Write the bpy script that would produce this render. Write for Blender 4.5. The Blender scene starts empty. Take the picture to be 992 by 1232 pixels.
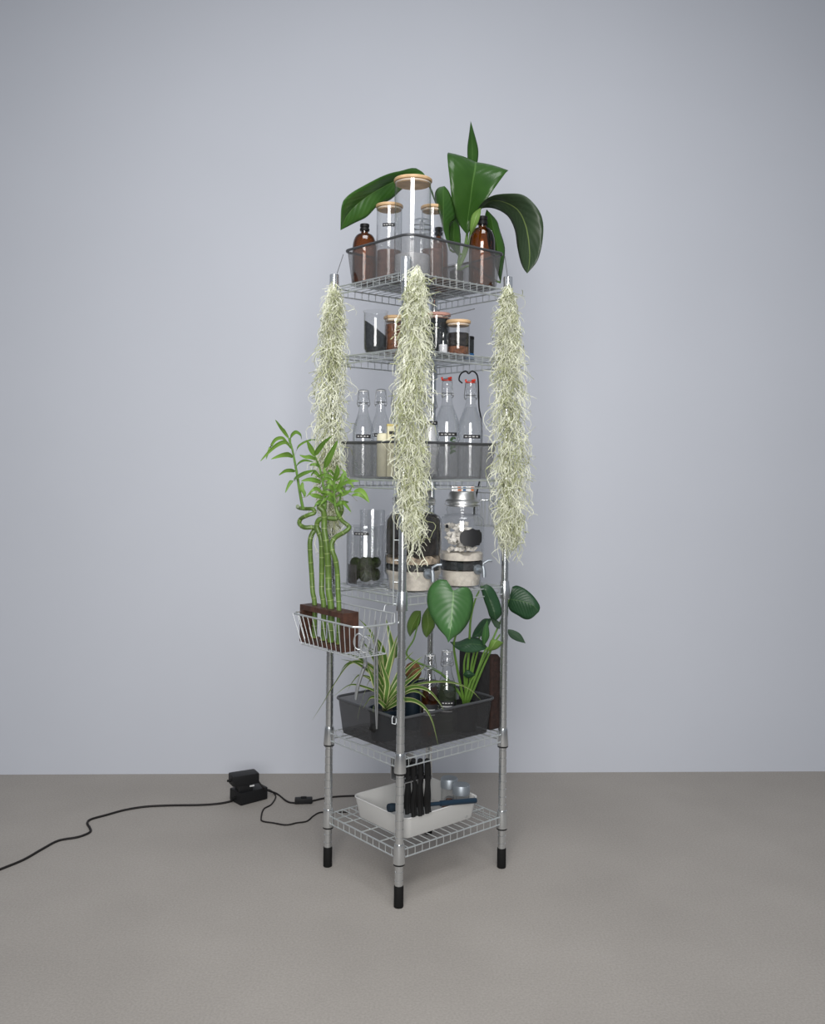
import bpy, bmesh, math, random
from mathutils import Vector, Matrix
R = random.Random(7)
sc = bpy.context.scene
col = sc.collection
PI = math.pi

# ------------------------------------------------------------------ camera
FOC, CX, CY, ROLL, EYE = 1133.0, 496.0, 557.0, 0.0114, 1.32
cam_d = bpy.data.cameras.new('camera'); cam = bpy.data.objects.new('camera', cam_d); col.objects.link(cam)
cam_d.sensor_fit = 'HORIZONTAL'; cam_d.sensor_width = 36.0
cam_d.lens = FOC / 992 * 36.0
cam_d.shift_y = -59.0 / 992
cam_d.clip_end = 60
cam.matrix_world = (Matrix.Translation((0, 0, EYE)) @ Matrix.Rotation(PI/2, 4, 'X') @ Matrix.Rotation(ROLL, 4, 'Z'))
sc.camera = cam

# ------------------------------------------------------------------ world and lights
w = bpy.data.worlds.new('world'); sc.world = w; w.use_nodes = True
bg = w.node_tree.nodes['Background']
bg.inputs[0].default_value = (0.80, 0.88, 1.0, 1); bg.inputs[1].default_value = 0.26
def area(name, loc, target, sx, sy, watts, colour, spread=180):
    d = bpy.data.lights.new(name, 'AREA'); d.shape = 'RECTANGLE'; d.size = sx; d.size_y = sy
    d.energy = watts; d.color = colour; d.spread = math.radians(spread)
    o = bpy.data.objects.new(name, d); col.objects.link(o)
    o.location = loc
    o.rotation_euler = (Vector(target) - Vector(loc)).to_track_quat('-Z', 'Y').to_euler()
    return o
area('tall_softbox', (-0.12, -0.45, 2.05), (0.0, 3.2, 1.32), 1.5, 2.4, 49, (1.0, 0.985, 0.96), 105)
area('overhead_softbox', (0.2, 1.5, 4.6), (0.1, 2.4, 0.0), 2.2, 1.6, 42, (0.96, 0.98, 1.0), 120)
sc.view_settings.view_transform = 'Standard'; sc.view_settings.look = 'None'
sc.view_settings.gamma = 1.0; sc.view_settings.use_curve_mapping = False
sc.view_settings.exposure = 0.0
sc.cycles.transparent_max_bounces = 40
sc.cycles.max_bounces = 10

# ------------------------------------------------------------------ frames of reference
FX, FY = -0.0264, 2.8                    # foot of the front post
ANG = math.atan2(0.283, 0.3324)          # the rack is turned by this much
LA, LB = 0.4365, 0.3636                  # post spacing along its two sides
CA, SA = math.cos(ANG), math.sin(ANG)
def W(x, y, z=0.0):                      # rack frame -> world
    return Vector((FX + CA*x - SA*y, FY + SA*x + CA*y, z))
def at(px, py, Y):                       # a spot of the photograph at distance Y -> world
    X, V = px - CX, CY - py
    c, s = math.cos(ROLL), math.sin(ROLL)
    return Vector(((c*X - s*V)/FOC*Y, Y, EYE + (s*X + c*V)/FOC*Y))
def on_floor(px, py, z=0.0):
    X, V = px - CX, CY - py
    c, s = math.cos(ROLL), math.sin(ROLL)
    d = Vector(((c*X - s*V)/FOC, 1, (s*X + c*V)/FOC))
    return Vector((0, 0, EYE)) + d*((z - EYE)/d.z)

# ------------------------------------------------------------------ materials
MATS = {}
def mat(name, colour, rough=0.5, metal=0.0, noise=0.0, scale=20.0, spec=0.5, bump=0.0, bscale=200.0, coat=0.0, sheen=0.0):
    m = bpy.data.materials.new(name); m.use_nodes = True; nt = m.node_tree
    b = nt.nodes['Principled BSDF']
    b.inputs['Base Color'].default_value = (*colour, 1); b.inputs['Roughness'].default_value = rough
    b.inputs['Metallic'].default_value = metal; b.inputs['Specular IOR Level'].default_value = spec
    b.inputs['Coat Weight'].default_value = coat
    if noise:
        tc = nt.nodes.new('ShaderNodeTexCoord'); n = nt.nodes.new('ShaderNodeTexNoise')
        n.inputs['Scale'].default_value = scale; n.inputs['Detail'].default_value = 5
        r = nt.nodes.new('ShaderNodeMapRange'); r.inputs[1].default_value = 0.3; r.inputs[2].default_value = 0.7
        r.inputs[3].default_value = 1 - noise; r.inputs[4].default_value = 1 + noise
        mx = nt.nodes.new('ShaderNodeMix'); mx.data_type = 'RGBA'; mx.blend_type = 'MULTIPLY'; mx.inputs[0].default_value = 1
        mx.inputs[6].default_value = (*colour, 1)
        nt.links.new(tc.outputs['Object'], n.inputs['Vector']); nt.links.new(n.outputs[0], r.inputs[0])
        nt.links.new(r.outputs[0], mx.inputs[7]); nt.links.new(mx.outputs[2], b.inputs['Base Color'])
    if bump:
        tc = nt.nodes.new('ShaderNodeTexCoord'); n = nt.nodes.new('ShaderNodeTexNoise'); n.inputs['Scale'].default_value = bscale
        n.inputs['Detail'].default_value = 4
        bp = nt.nodes.new('ShaderNodeBump'); bp.inputs['Strength'].default_value = bump; bp.inputs['Distance'].default_value = 0.004
        nt.links.new(tc.outputs['Object'], n.inputs['Vector']); nt.links.new(n.outputs[0], bp.inputs['Height'])
        nt.links.new(bp.outputs[0], b.inputs['Normal'])
    MATS[name] = m
    return m
def glass(name, face, edge, gloss=1.0, rough=0.02, f0=0.05, power=3.0):
    """thin-walled glass: clear face on, tinted where the wall is seen edge on, mirror-like by Fresnel"""
    m = bpy.data.materials.new(name); m.use_nodes = True; nt = m.node_tree; nt.nodes.clear()
    out = nt.nodes.new('ShaderNodeOutputMaterial')
    lw = nt.nodes.new('ShaderNodeLayerWeight'); lw.inputs[0].default_value = 0.5
    pw = nt.nodes.new('ShaderNodeMath'); pw.operation = 'POWER'; pw.inputs[1].default_value = power
    mx = nt.nodes.new('ShaderNodeMix'); mx.data_type = 'RGBA'
    mx.inputs[6].default_value = (*face, 1); mx.inputs[7].default_value = (*edge, 1)
    tr = nt.nodes.new('ShaderNodeBsdfTransparent'); gl = nt.nodes.new('ShaderNodeBsdfGlossy'); gl.inputs['Roughness'].default_value = rough
    gl.inputs['Color'].default_value = (gloss, gloss, gloss, 1)
    p5 = nt.nodes.new('ShaderNodeMath'); p5.operation = 'POWER'; p5.inputs[1].default_value = 5
    fr = nt.nodes.new('ShaderNodeMath'); fr.operation = 'MULTIPLY_ADD'; fr.inputs[1].default_value = 0.75; fr.inputs[2].default_value = f0
    ms = nt.nodes.new('ShaderNodeMixShader')
    L = nt.links.new
    L(lw.outputs['Facing'], pw.inputs[0]); L(pw.outputs[0], mx.inputs[0]); L(mx.outputs[2], tr.inputs[0])
    L(lw.outputs['Facing'], p5.inputs[0]); L(p5.outputs[0], fr.inputs[0]); L(fr.outputs[0], ms.inputs[0])
    L(tr.outputs[0], ms.inputs[1]); L(gl.outputs[0], ms.inputs[2]); L(ms.outputs[0], out.inputs[0])
    MATS[name] = m
    return m
def mesh_cloth(name, colour, cover):
    """woven wire so fine that it reads as a grey veil"""
    m = bpy.data.materials.new(name); m.use_nodes = True; nt = m.node_tree
    b = nt.nodes['Principled BSDF']; out = nt.nodes['Material Output']
    b.inputs['Base Color'].default_value = (*colour, 1); b.inputs['Metallic'].default_value = 0.3; b.inputs['Roughness'].default_value = 0.5
    tr = nt.nodes.new('ShaderNodeBsdfTransparent'); ms = nt.nodes.new('ShaderNodeMixShader')
    tc = nt.nodes.new('ShaderNodeTexCoord'); n = nt.nodes.new('ShaderNodeTexNoise'); n.inputs['Scale'].default_value = 60
    r = nt.nodes.new('ShaderNodeMapRange'); r.inputs[3].default_value = cover - 0.06; r.inputs[4].default_value = cover + 0.06
    L = nt.links.new
    L(tc.outputs['Object'], n.inputs['Vector']); L(n.outputs[0], r.inputs[0]); L(r.outputs[0], ms.inputs[0])
    L(tr.outputs[0], ms.inputs[1]); L(b.outputs[0], ms.inputs[2]); L(ms.outputs[0], out.inputs[0])
    MATS[name] = m
    return m
def leafy(name, base, other, rib, rib_w=0.02, rough=0.38, stripes=None, under=None):
    """leaf blade: colour drifts along the blade, rib and side veins follow the blade's own UV"""
    m = bpy.data.materials.new(name); m.use_nodes = True; nt = m.node_tree; L = nt.links.new
    b = nt.nodes['Principled BSDF']; b.inputs['Roughness'].default_value = rough; b.inputs['Specular IOR Level'].default_value = 0.45
    uv = nt.nodes.new('ShaderNodeTexCoord'); sp = nt.nodes.new('ShaderNodeSeparateXYZ'); L(uv.outputs['UV'], sp.inputs[0])
    d = nt.nodes.new('ShaderNodeMath'); d.operation = 'SUBTRACT'; d.inputs[1].default_value = 0.5; L(sp.outputs[0], d.inputs[0])
    a = nt.nodes.new('ShaderNodeMath'); a.operation = 'ABSOLUTE'; L(d.outputs[0], a.inputs[0])
    n = nt.nodes.new('ShaderNodeTexNoise'); n.inputs['Scale'].default_value = 9; L(uv.outputs['Object'], n.inputs['Vector'])
    mx = nt.nodes.new('ShaderNodeMix'); mx.data_type = 'RGBA'; mx.inputs[6].default_value = (*base, 1); mx.inputs[7].default_value = (*other, 1)
    mr = nt.nodes.new('ShaderNodeMapRange'); mr.inputs[1].default_value = 0.35; mr.inputs[2].default_value = 0.65
    L(n.outputs[0], mr.inputs[0]); L(mr.outputs[0], mx.inputs[0])
    last = mx.outputs[2]
    if stripes:
        lo, hi, colour = stripes
        cr = nt.nodes.new('ShaderNodeMapRange'); cr.inputs[1].default_value = lo; cr.inputs[2].default_value = hi
        if lo > hi: pass
        L(a.outputs[0], cr.inputs[0])
        m2 = nt.nodes.new('ShaderNodeMix'); m2.data_type = 'RGBA'; m2.inputs[7].default_value = (*colour, 1)
        L(cr.outputs[0], m2.inputs[0]); L(last, m2.inputs[6]); last = m2.outputs[2]
    if rib:
        rr = nt.nodes.new('ShaderNodeMapRange'); rr.inputs[1].default_value = rib_w; rr.inputs[2].default_value = rib_w*0.4
        L(a.outputs[0], rr.inputs[0])
        m3 = nt.nodes.new('ShaderNodeMix'); m3.data_type = 'RGBA'; m3.inputs[7].default_value = (*rib, 1)
        L(rr.outputs[0], m3.inputs[0]); L(last, m3.inputs[6]); last = m3.outputs[2]
        # side veins as fine relief
        s1 = nt.nodes.new('ShaderNodeMath'); s1.operation = 'MULTIPLY_ADD'; s1.inputs[1].default_value = -0.55
        L(a.outputs[0], s1.inputs[0]); L(sp.outputs[1], s1.inputs[2])
        s2 = nt.nodes.new('ShaderNodeMath'); s2.operation = 'MULTIPLY'; s2.inputs[1].default_value = 75; L(s1.outputs[0], s2.inputs[0])
        s3 = nt.nodes.new('ShaderNodeMath'); s3.operation = 'SINE'; L(s2.outputs[0], s3.inputs[0])
        bp = nt.nodes.new('ShaderNodeBump'); bp.inputs['Strength'].default_value = 0.10; bp.inputs['Distance'].default_value = 0.003
        L(s3.outputs[0], bp.inputs['Height']); L(bp.outputs[0], b.inputs['Normal'])
    L(last, b.inputs['Base Color'])
    tl = nt.nodes.new('ShaderNodeBsdfTranslucent'); L(last, tl.inputs[0])
    ms = nt.nodes.new('ShaderNodeMixShader'); ms.inputs[0].default_value = 0.22
    L(b.outputs[0], ms.inputs[1]); L(tl.outputs[0], ms.inputs[2]); L(ms.outputs[0], nt.nodes['Material Output'].inputs[0])
    MATS[name] = m
    return m

mat('wall_paint', (0.525, 0.542, 0.592), 0.9, noise=0.015, scale=1.5, spec=0.2)
# concrete floor: fine speckle over broad soft stains
def floor_mat():
    m = bpy.data.materials.new('concrete'); m.use_nodes = True; nt = m.node_tree; L = nt.links.new
    b = nt.nodes['Principled BSDF']; b.inputs['Roughness'].default_value = 0.75; b.inputs['Specular IOR Level'].default_value = 0.25
    tc = nt.nodes.new('ShaderNodeTexCoord')
    n1 = nt.nodes.new('ShaderNodeTexNoise'); n1.inputs['Scale'].default_value = 2.2; n1.inputs['Detail'].default_value = 6
    n2 = nt.nodes.new('ShaderNodeTexNoise'); n2.inputs['Scale'].default_value = 160; n2.inputs['Detail'].default_value = 3
    L(tc.outputs['Object'], n1.inputs['Vector']); L(tc.outputs['Object'], n2.inputs['Vector'])
    r1 = nt.nodes.new('ShaderNodeValToRGB'); r1.color_ramp.elements[0].position = 0.3; r1.color_ramp.elements[1].position = 0.7
    r1.color_ramp.elements[0].color = (0.305, 0.280, 0.254, 1); r1.color_ramp.elements[1].color = (0.346, 0.318, 0.289, 1)
    r2 = nt.nodes.new('ShaderNodeMapRange'); r2.inputs[1].default_value = 0.3; r2.inputs[2].default_value = 0.7; r2.inputs[3].default_value = 0.90; r2.inputs[4].default_value = 1.08
    mx = nt.nodes.new('ShaderNodeMix'); mx.data_type = 'RGBA'; mx.blend_type = 'MULTIPLY'; mx.inputs[0].default_value = 1
    L(n1.outputs[0], r1.inputs[0]); L(n2.outputs[0], r2.inputs[0]); L(r1.outputs[0], mx.inputs[6]); L(r2.outputs[0], mx.inputs[7])
    L(mx.outputs[2], b.inputs['Base Color'])
    bp = nt.nodes.new('ShaderNodeBump'); bp.inputs['Strength'].default_value = 0.15; bp.inputs['Distance'].default_value = 0.002
    L(n2.outputs[0], bp.inputs['Height']); L(bp.outputs[0], b.inputs['Normal'])
    MATS['concrete'] = m
floor_mat()
mat('chrome', (0.66, 0.68, 0.69), 0.20, 0.95)
mat('zinc', (0.30, 0.33, 0.36), 0.45, 0.7)
mat('bright_chrome', (0.86, 0.88, 0.90), 0.16, 0.9)
mat('wire_chrome', (0.62, 0.65, 0.65), 0.34, 0.72)
mat('wire_dull', (0.50, 0.52, 0.53), 0.5, 0.45, spec=0.3)
mat('steel', (0.36, 0.37, 0.38), 0.42, 0.9)
mat('brushed', (0.55, 0.55, 0.55), 0.4, 1.0)
mat('black_plastic', (0.010, 0.010, 0.011), 0.5, spec=0.25)
mat('black_rubber', (0.008, 0.008, 0.008), 0.7, spec=0.2)
mat('cable_black', (0.014, 0.012, 0.012), 0.65, spec=0.25)
mat('white_plastic', (0.55, 0.545, 0.53), 0.45)
mat('label_black', (0.012, 0.012, 0.014), 0.6)
mat('label_white', (0.55, 0.55, 0.55), 0.6)
mat('bamboo_lid', (0.60, 0.40, 0.22), 0.5, noise=0.2, scale=30)
mat('silicone', (0.7, 0.6, 0.5), 0.6)
mat('dark_wood', (0.055, 0.022, 0.013), 0.55, noise=0.5, scale=35, bump=0.4, bscale=80)
mat('brown_powder', (0.17, 0.075, 0.05), 0.9, noise=0.3, scale=60)
mat('clay_granules', (0.15, 0.060, 0.030), 0.9, noise=0.6, scale=120)
mat('white_powder', (0.62, 0.62, 0.64), 0.9, noise=0.08, scale=60)
mat('charcoal', (0.016, 0.019, 0.022), 0.8, noise=0.6, scale=90, bump=0.8, bscale=150)
mat('soil', (0.022, 0.018, 0.016), 0.95, noise=0.8, scale=70, bump=0.8, bscale=120)
mat('pebble_sand', (0.38, 0.30, 0.22), 0.9, noise=0.6, scale=80, bump=0.5)
mat('cream_sand', (0.62, 0.57, 0.50), 0.9, noise=0.15, scale=70)
mat('reflection_gravel', (0.68, 0.65, 0.60), 0.8, noise=0.5, scale=45, bump=0.8, bscale=60)
mat('moss_ball', (0.016, 0.026, 0.006), 1.0, noise=0.7, scale=90, bump=1.0, bscale=160, spec=0.1)
mat('dark_fill', (0.045, 0.042, 0.042), 0.95, noise=0.4, scale=60)
mat('blue_pot', (0.008, 0.018, 0.030), 0.6, spec=0.3)
mat('blue_plastic', (0.006, 0.022, 0.042), 0.4)
mat('bright_blue', (0.02, 0.10, 0.25), 0.5)
mat('red_rubber', (0.55, 0.035, 0.015), 0.5)
mat('pink_lid', (0.65, 0.36, 0.30), 0.5)
mat('ceramic', (0.7, 0.7, 0.7), 0.25)
mat('cream_wax', (0.70, 0.66, 0.48), 0.6)
mat('yellow_card', (0.62, 0.50, 0.18), 0.7)
mat('cream_card', (0.74, 0.69, 0.46), 0.7)
mat('tissue', (0.75, 0.75, 0.76), 0.8, noise=0.15, scale=50)
mat('rust_leaf', (0.15, 0.065, 0.020), 0.7, noise=0.5, scale=60)
mat('leather', (0.018, 0.017, 0.018), 0.6, noise=0.3, scale=50)
mat('rust_edge', (0.024, 0.010, 0.007), 0.75, noise=0.5, scale=60, bump=0.5)
mat('orange_label', (0.55, 0.16, 0.04), 0.6)
mat('rim_grey', (0.085, 0.088, 0.095), 0.45, 0.4)
mat('stem_green', (0.10, 0.20, 0.030), 0.45, noise=0.2, scale=30)
mat('stalk_green', (0.090, 0.155, 0.028), 0.4, noise=0.35, scale=40)
mat('stalk_curl', (0.10, 0.16, 0.035), 0.45, noise=0.4, scale=45)
mat('node_ring', (0.27, 0.34, 0.13), 0.6)
mat('roots', (0.30, 0.18, 0.05), 0.8)
glass('clear_glass', (0.985, 0.988, 0.99), (0.34, 0.36, 0.38), f0=0.075)
glass('jar_glass', (0.975, 0.978, 0.98), (0.34, 0.36, 0.38), f0=0.08)
glass('amber_glass', (0.56, 0.27, 0.06), (0.020, 0.008, 0.003), f0=0.075, power=1.15)
glass('water', (0.985, 0.988, 0.99), (0.62, 0.65, 0.66), f0=0.02, power=2.5)
glass('brown_water', (0.55, 0.26, 0.06), (0.08, 0.03, 0.01), f0=0.02, power=1.5)
glass('green_water', (0.62, 0.68, 0.52), (0.25, 0.28, 0.18), f0=0.02, power=2)
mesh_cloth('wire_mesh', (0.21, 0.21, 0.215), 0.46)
mesh_cloth('shaded_wire_mesh', (0.048, 0.048, 0.050), 0.68)  # same basket mesh, darker and denser to paint in the lower tier's shade
leafy('lily_leaf', (0.042, 0.112, 0.018), (0.026, 0.078, 0.012), (0.08, 0.17, 0.04), 0.02, 0.30)
leafy('lily_under', (0.036, 0.062, 0.028), (0.027, 0.048, 0.022), (0.16, 0.22, 0.07), 0.025, 0.38)
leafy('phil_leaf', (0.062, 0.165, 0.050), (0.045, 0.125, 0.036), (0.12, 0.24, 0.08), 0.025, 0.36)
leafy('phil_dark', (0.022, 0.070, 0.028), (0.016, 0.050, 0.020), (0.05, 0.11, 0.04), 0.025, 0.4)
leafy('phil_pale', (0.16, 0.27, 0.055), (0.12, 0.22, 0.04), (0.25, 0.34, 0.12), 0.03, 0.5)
leafy('spider_leaf', (0.10, 0.20, 0.035), (0.06, 0.14, 0.022), None, stripes=(0.30, 0.36, (0.50, 0.52, 0.25)), rough=0.45)
leafy('bamboo_leaf', (0.18, 0.32, 0.050), (0.10, 0.21, 0.030), (0.22, 0.36, 0.08), 0.04, 0.42)
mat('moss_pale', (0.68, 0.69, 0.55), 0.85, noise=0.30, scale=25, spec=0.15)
mat('moss_core_shade', (0.36, 0.38, 0.22), 0.9, noise=0.35, scale=40, spec=0.1)  # darker strand colour paints in the shade inside the bundles

# ------------------------------------------------------------------ mesh helpers
class MB:
    def __init__(s): s.v = []; s.f = []; s.uv = []
    def tube(s, pts, r, n=6, closed=False, caps=True, radii=None):
        pts = [Vector(p) for p in pts]
        m = len(pts); base = len(s.v)
        tang = []
        for i in range(m):
            if closed: t = pts[(i+1) % m] - pts[i-1]
            else: t = pts[min(i+1, m-1)] - pts[max(i-1, 0)]
            tang.append(t.normalized() if t.length > 1e-9 else Vector((0, 0, 1)))
        t0 = tang[0]; nrm = t0.orthogonal().normalized()
        for i in range(m):
            t = tang[i]
            nrm = (nrm - t*nrm.dot(t))
            nrm = nrm.normalized() if nrm.length > 1e-6 else t.orthogonal().normalized()
            b = t.cross(nrm)
            rr = radii[i] if radii else r
            for k in range(n):
                a = 2*PI*k/n
                s.v.append(pts[i] + (nrm*math.cos(a) + b*math.sin(a))*rr)
        for i in range(m if closed else m-1):
            i2 = (i+1) % m
            for k in range(n):
                k2 = (k+1) % n
                s.f.append((base+i*n+k, base+i*n+k2, base+i2*n+k2, base+i2*n+k))
        if caps and not closed:
            s.f.append(tuple(base+k for k in range(n))[::-1]); s.f.append(tuple(base+(m-1)*n+k for k in range(n)))
        return s
    def lathe(s, prof, n=32, c=(0, 0, 0), sx=1.0, sy=1.0):
        base = len(s.v); c = Vector(c); rows = []
        for r, z in prof:
            if r < 1e-6:
                rows.append([len(s.v)]); s.v.append(c + Vector((0, 0, z)))
            else:
                rows.append([len(s.v)+k for k in range(n)])
                for k in range(n):
                    a = 2*PI*k/n
                    s.v.append(c + Vector((r*sx*math.cos(a), r*sy*math.sin(a), z)))
        for a, b in zip(rows, rows[1:]):
            for k in range(n):
                k2 = (k+1) % n
                if len(a) == 1 and len(b) > 1: s.f.append((a[0], b[k2], b[k]))
                elif len(b) == 1 and len(a) > 1: s.f.append((a[k], a[k2], b[0]))
                elif len(a) > 1: s.f.append((a[k], a[k2], b[k2], b[k]))
        return s
    def loft(s, rings, close_first=False, close_last=False):
        base = len(s.v); n = len(rings[0])
        for r in rings: s.v.extend(Vector(p) for p in r)
        for i in range(len(rings)-1):
            for k in range(n):
                k2 = (k+1) % n
                s.f.append((base+i*n+k, base+i*n+k2, base+(i+1)*n+k2, base+(i+1)*n+k))
        if close_first: s.f.append(tuple(base+k for k in range(n))[::-1])
        if close_last: s.f.append(tuple(base+(len(rings)-1)*n+k for k in range(n)))
        return s
    def box(s, c, d, M=None):
        base = len(s.v); c = Vector(c)
        for z in (-.5, .5):
            for x, y in ((-.5, -.5), (.5, -.5), (.5, .5), (-.5, .5)):
                p = Vector((x*d[0], y*d[1], z*d[2]))
                s.v.append(c + (M @ p if M else p))
        for q in ((0, 3, 2, 1), (4, 5, 6, 7), (0, 1, 5, 4), (1, 2, 6, 5), (2, 3, 7, 6), (3, 0, 4, 7)):
            s.f.append(tuple(base+i for i in q))
        return s
    def build(s, name, m, parent=None, smooth=True, bevel=0.0, off=None, solid=0.0, kind=None, auto=None):
        me = bpy.data.meshes.new(name)
        vs = [tuple(v - off) if off is not None else tuple(v) for v in s.v]
        me.from_pydata(vs, [], s.f)
        if s.uv:
            ul = me.uv_layers.new(name='UVMap')
            for lp in me.loops: ul.data[lp.index].uv = s.uv[lp.vertex_index]
        if bevel:
            bm = bmesh.new(); bm.from_mesh(me)
            bmesh.ops.bevel(bm, geom=[e for e in bm.edges if len(e.link_faces) == 2 and e.calc_face_angle(0) > 0.6], offset=bevel, segments=2, affect='EDGES', profile=0.7)
            bm.to_mesh(me); bm.free()
        if smooth:
            me.polygons.foreach_set('use_smooth', [True]*len(me.polygons))
            me.set_sharp_from_angle(angle=auto or 0.7)
        me.materials.append(MATS[m])
        o = bpy.data.objects.new(name, me); col.objects.link(o); o.parent = parent
        if solid:
            md = o.modifiers.new('thickness', 'SOLIDIFY'); md.thickness = solid; md.offset = 0
        if kind: o['kind'] = kind
        return o
def thing(name, label, cat, loc=(0, 0, 0), rz=0.0, group=None):
    o = bpy.data.objects.new(name, None); o.empty_display_size = 0.02; col.objects.link(o)
    o.location = loc; o.rotation_euler = (0, 0, rz); o['label'] = label; o['category'] = cat
    if group: o['group'] = group
    return o
def tag(o, label, cat, group=None):
    o['label'] = label; o['category'] = cat
    if group: o['group'] = group
    return o
def share(o, name=None, parent=None, loc=None, rz=None):
    c = o.copy(); col.objects.link(c); c.parent = parent
    if loc is not None: c.location = loc
    if rz is not None: c.rotation_euler = (0, 0, rz)
    return c
def rrect(w, d, r, z, n=5, cx=0, cy=0):
    out = []
    for (sx, sy, a0) in ((1, 1, 0), (-1, 1, PI/2), (-1, -1, PI), (1, -1, 1.5*PI)):
        for k in range(n+1):
            a = a0 + (PI/2)*k/n
            out.append(Vector((cx + sx*(w/2 - r) + r*math.cos(a), cy + sy*(d/2 - r) + r*math.sin(a), z)))
    return out
def catmull(pts, n):
    pts = [Vector(p) for p in pts]; out = []
    m = len(pts)
    for i in range(m-1):
        p0, p1, p2, p3 = pts[max(i-1, 0)], pts[i], pts[i+1], pts[min(i+2, m-1)]
        for k in range(n):
            t = k/n
            out.append(0.5*((2*p1) + (p2-p0)*t + (2*p0-5*p1+4*p2-p3)*t*t + (3*p1-p0-3*p2+p3)*t**3))
    out.append(pts[-1])
    return out
def leaf(mb, stations, sub=4, cols=6, cup=0.0):
    """blade lofted through (left, middle, right) points; cup lifts its flanks towards the viewer's side"""
    Ls, Ms, Rs = (catmull([st[i] for st in stations], sub) for i in range(3))
    base = len(mb.v); rows = len(Ms)
    for i in range(rows):
        l, m, r = Ls[i], Ms[i], Rs[i]
        wdt = (r - l).length
        nrm = (r - l).cross(Ms[min(i+1, rows-1)] - Ms[max(i-1, 0)])
        nrm = nrm.normalized() if nrm.length > 1e-9 else Vector((0, -1, 0))
        if nrm.y > 0: nrm = -nrm
        for k in range(cols+1):
            u = k/cols
            p = l.lerp(m, u*2) if u <= 0.5 else m.lerp(r, u*2-1)
            q = 1 - abs(u*2-1)
            p = p + nrm*(cup*wdt*math.sin(PI*(abs(u*2-1))))
            mb.v.append(p); mb.uv.append((u, i/(rows-1)))
    for i in range(rows-1):
        for k in range(cols):
            a = base + i*(cols+1) + k
            mb.f.append((a, a+1, a+cols+2, a+cols+1))
    return mb
def blade(mb, pts, width, side=None, sub=5, shape=None, fold=0.15, cols=4):
    """narrow leaf along a path; side = rough direction of its flat width"""
    c = catmull(pts, sub); m = len(c); base = len(mb.v)
    side = Vector(side or (1, 0, 0.2))
    for i in range(m):
        t = (c[min(i+1, m-1)] - c[max(i-1, 0)]).normalized()
        sd = side - t*side.dot(t)
        if sd.length < 0.2: sd = t.cross(Vector((0, 1, 0)))
        sd = sd.normalized(); nr = t.cross(sd)
        if nr.y > 0: nr = -nr
        u = i/(m-1)
        hw = width*0.5*(shape(u) if shape else max(0.04, math.sin(PI*min(1, u*0.85+0.15))**0.8))
        for k in range(cols+1):
            q = k/cols*2-1
            mb.v.append(c[i] + sd*hw*q + nr*(abs(q)*hw*fold)); mb.uv.append((k/cols, u))
    for i in range(m-1):
        for k in range(cols):
            a = base + i*(cols+1) + k
            mb.f.append((a, a+1, a+cols+2, a+cols+1))
    return mb
def arc_strip(r, a0, a1, z0, z1, n=10, lift=0.0006):
    mb = MB(); rr = r + lift
    for k in range(n+1):
        a = a0 + (a1-a0)*k/n
        for (q, z) in ((rr, z0), (rr, z1), (rr+0.0006, z1), (rr+0.0006, z0)):
            mb.v.append(Vector((q*math.cos(a), q*math.sin(a), z)))
    for k in range(n):
        for j in range(4):
            j2 = (j+1) % 4
            mb.f.append((k*4+j, k*4+j2, (k+1)*4+j2, (k+1)*4+j))
    mb.f.append((0, 3, 2, 1)); e = n*4; mb.f.append((e, e+1, e+2, e+3))
    return mb
TOCAM = -PI/2                             # direction towards the camera in world axes

def label_strip(parent, r, z, half=0.35, h=0.011, turn=0.0, blocks=4):
    a = TOCAM + turn
    t = arc_strip(r, a-half, a+half, z, z+h).build('label_strip', 'label_black', parent, smooth=False)
    mb = MB()
    for k in range(blocks):
        c0 = a - half*0.8 + 1.6*half*k/blocks
        sub = arc_strip(r, c0, c0 + 1.6*half/blocks*0.6, z+h*0.38, z+h*0.60, 2, 0.0014)
        b = len(mb.v); mb.v += sub.v; mb.f += [tuple(i+b for i in f) for f in sub.f]
    mb.build('lettering', 'label_white', t, smooth=False)

# ------------------------------------------------------------------ the setting
mb = MB(); mb.box((0, 3.0, -0.05), (16, 16, 0.1))
o = mb.build('floor', 'concrete', smooth=False); o['kind'] = 'structure'; o['label'] = 'grey brown concrete floor'
yaw = math.atan2(4.0938-3.9292, 1.8073+1.7052)
mb = MB(); mb.box((0, 0.06, 2.4), (16, 0.12, 4.8))
o = mb.build('wall_back', 'wall_paint', smooth=False); o['kind'] = 'structure'; o['label'] = 'plain pale blue grey wall'
o.location = (0, 4.009, 0); o.rotation_euler = (0, 0, yaw)

# ------------------------------------------------------------------ the wire rack
SZ = [0.168, 0.437, 0.919, 1.266, 1.660, 1.888]      # top rails of the six shelves
TOPZ = [z + 0.0045 for z in SZ]
rack = thing('wire_shelving_rack', 'tall chrome wire shelving rack with six tiers and black feet', 'shelf', W(0, 0, 0), ANG)
def post_mesh():
    pr = [(0.0, 0.012), (0.0127, 0.012)]; z = 0.03
    while z < 1.925:
        pr += [(0.0127, z-0.0016), (0.0114, z-0.0008), (0.0114, z+0.0008), (0.0127, z+0.0016)]; z += 0.0254
    pr += [(0.0127, 1.928), (0.010, 1.933), (0.0, 1.934)]
    return MB().lathe(pr, 20)
posts = []
p0 = post_mesh().build('post', 'chrome', rack); posts.append(p0)
for (x, y) in ((LA, 0), (0, LB), (LA, LB)): posts.append(share(p0, parent=rack, loc=(x, y, 0)))
foot = MB().lathe([(0, 0), (0.0135, 0), (0.0145, 0.002), (0.0145, 0.060), (0.0138, 0.064), (0.0127, 0.064)], 24).build('foot', 'black_rubber', p0)
slv = MB().lathe([(0.0128, -0.038), (0.0182, -0.038), (0.0186, -0.034), (0.0162, 0.012), (0.0150, 0.019), (0.0128, 0.019)], 24)
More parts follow.
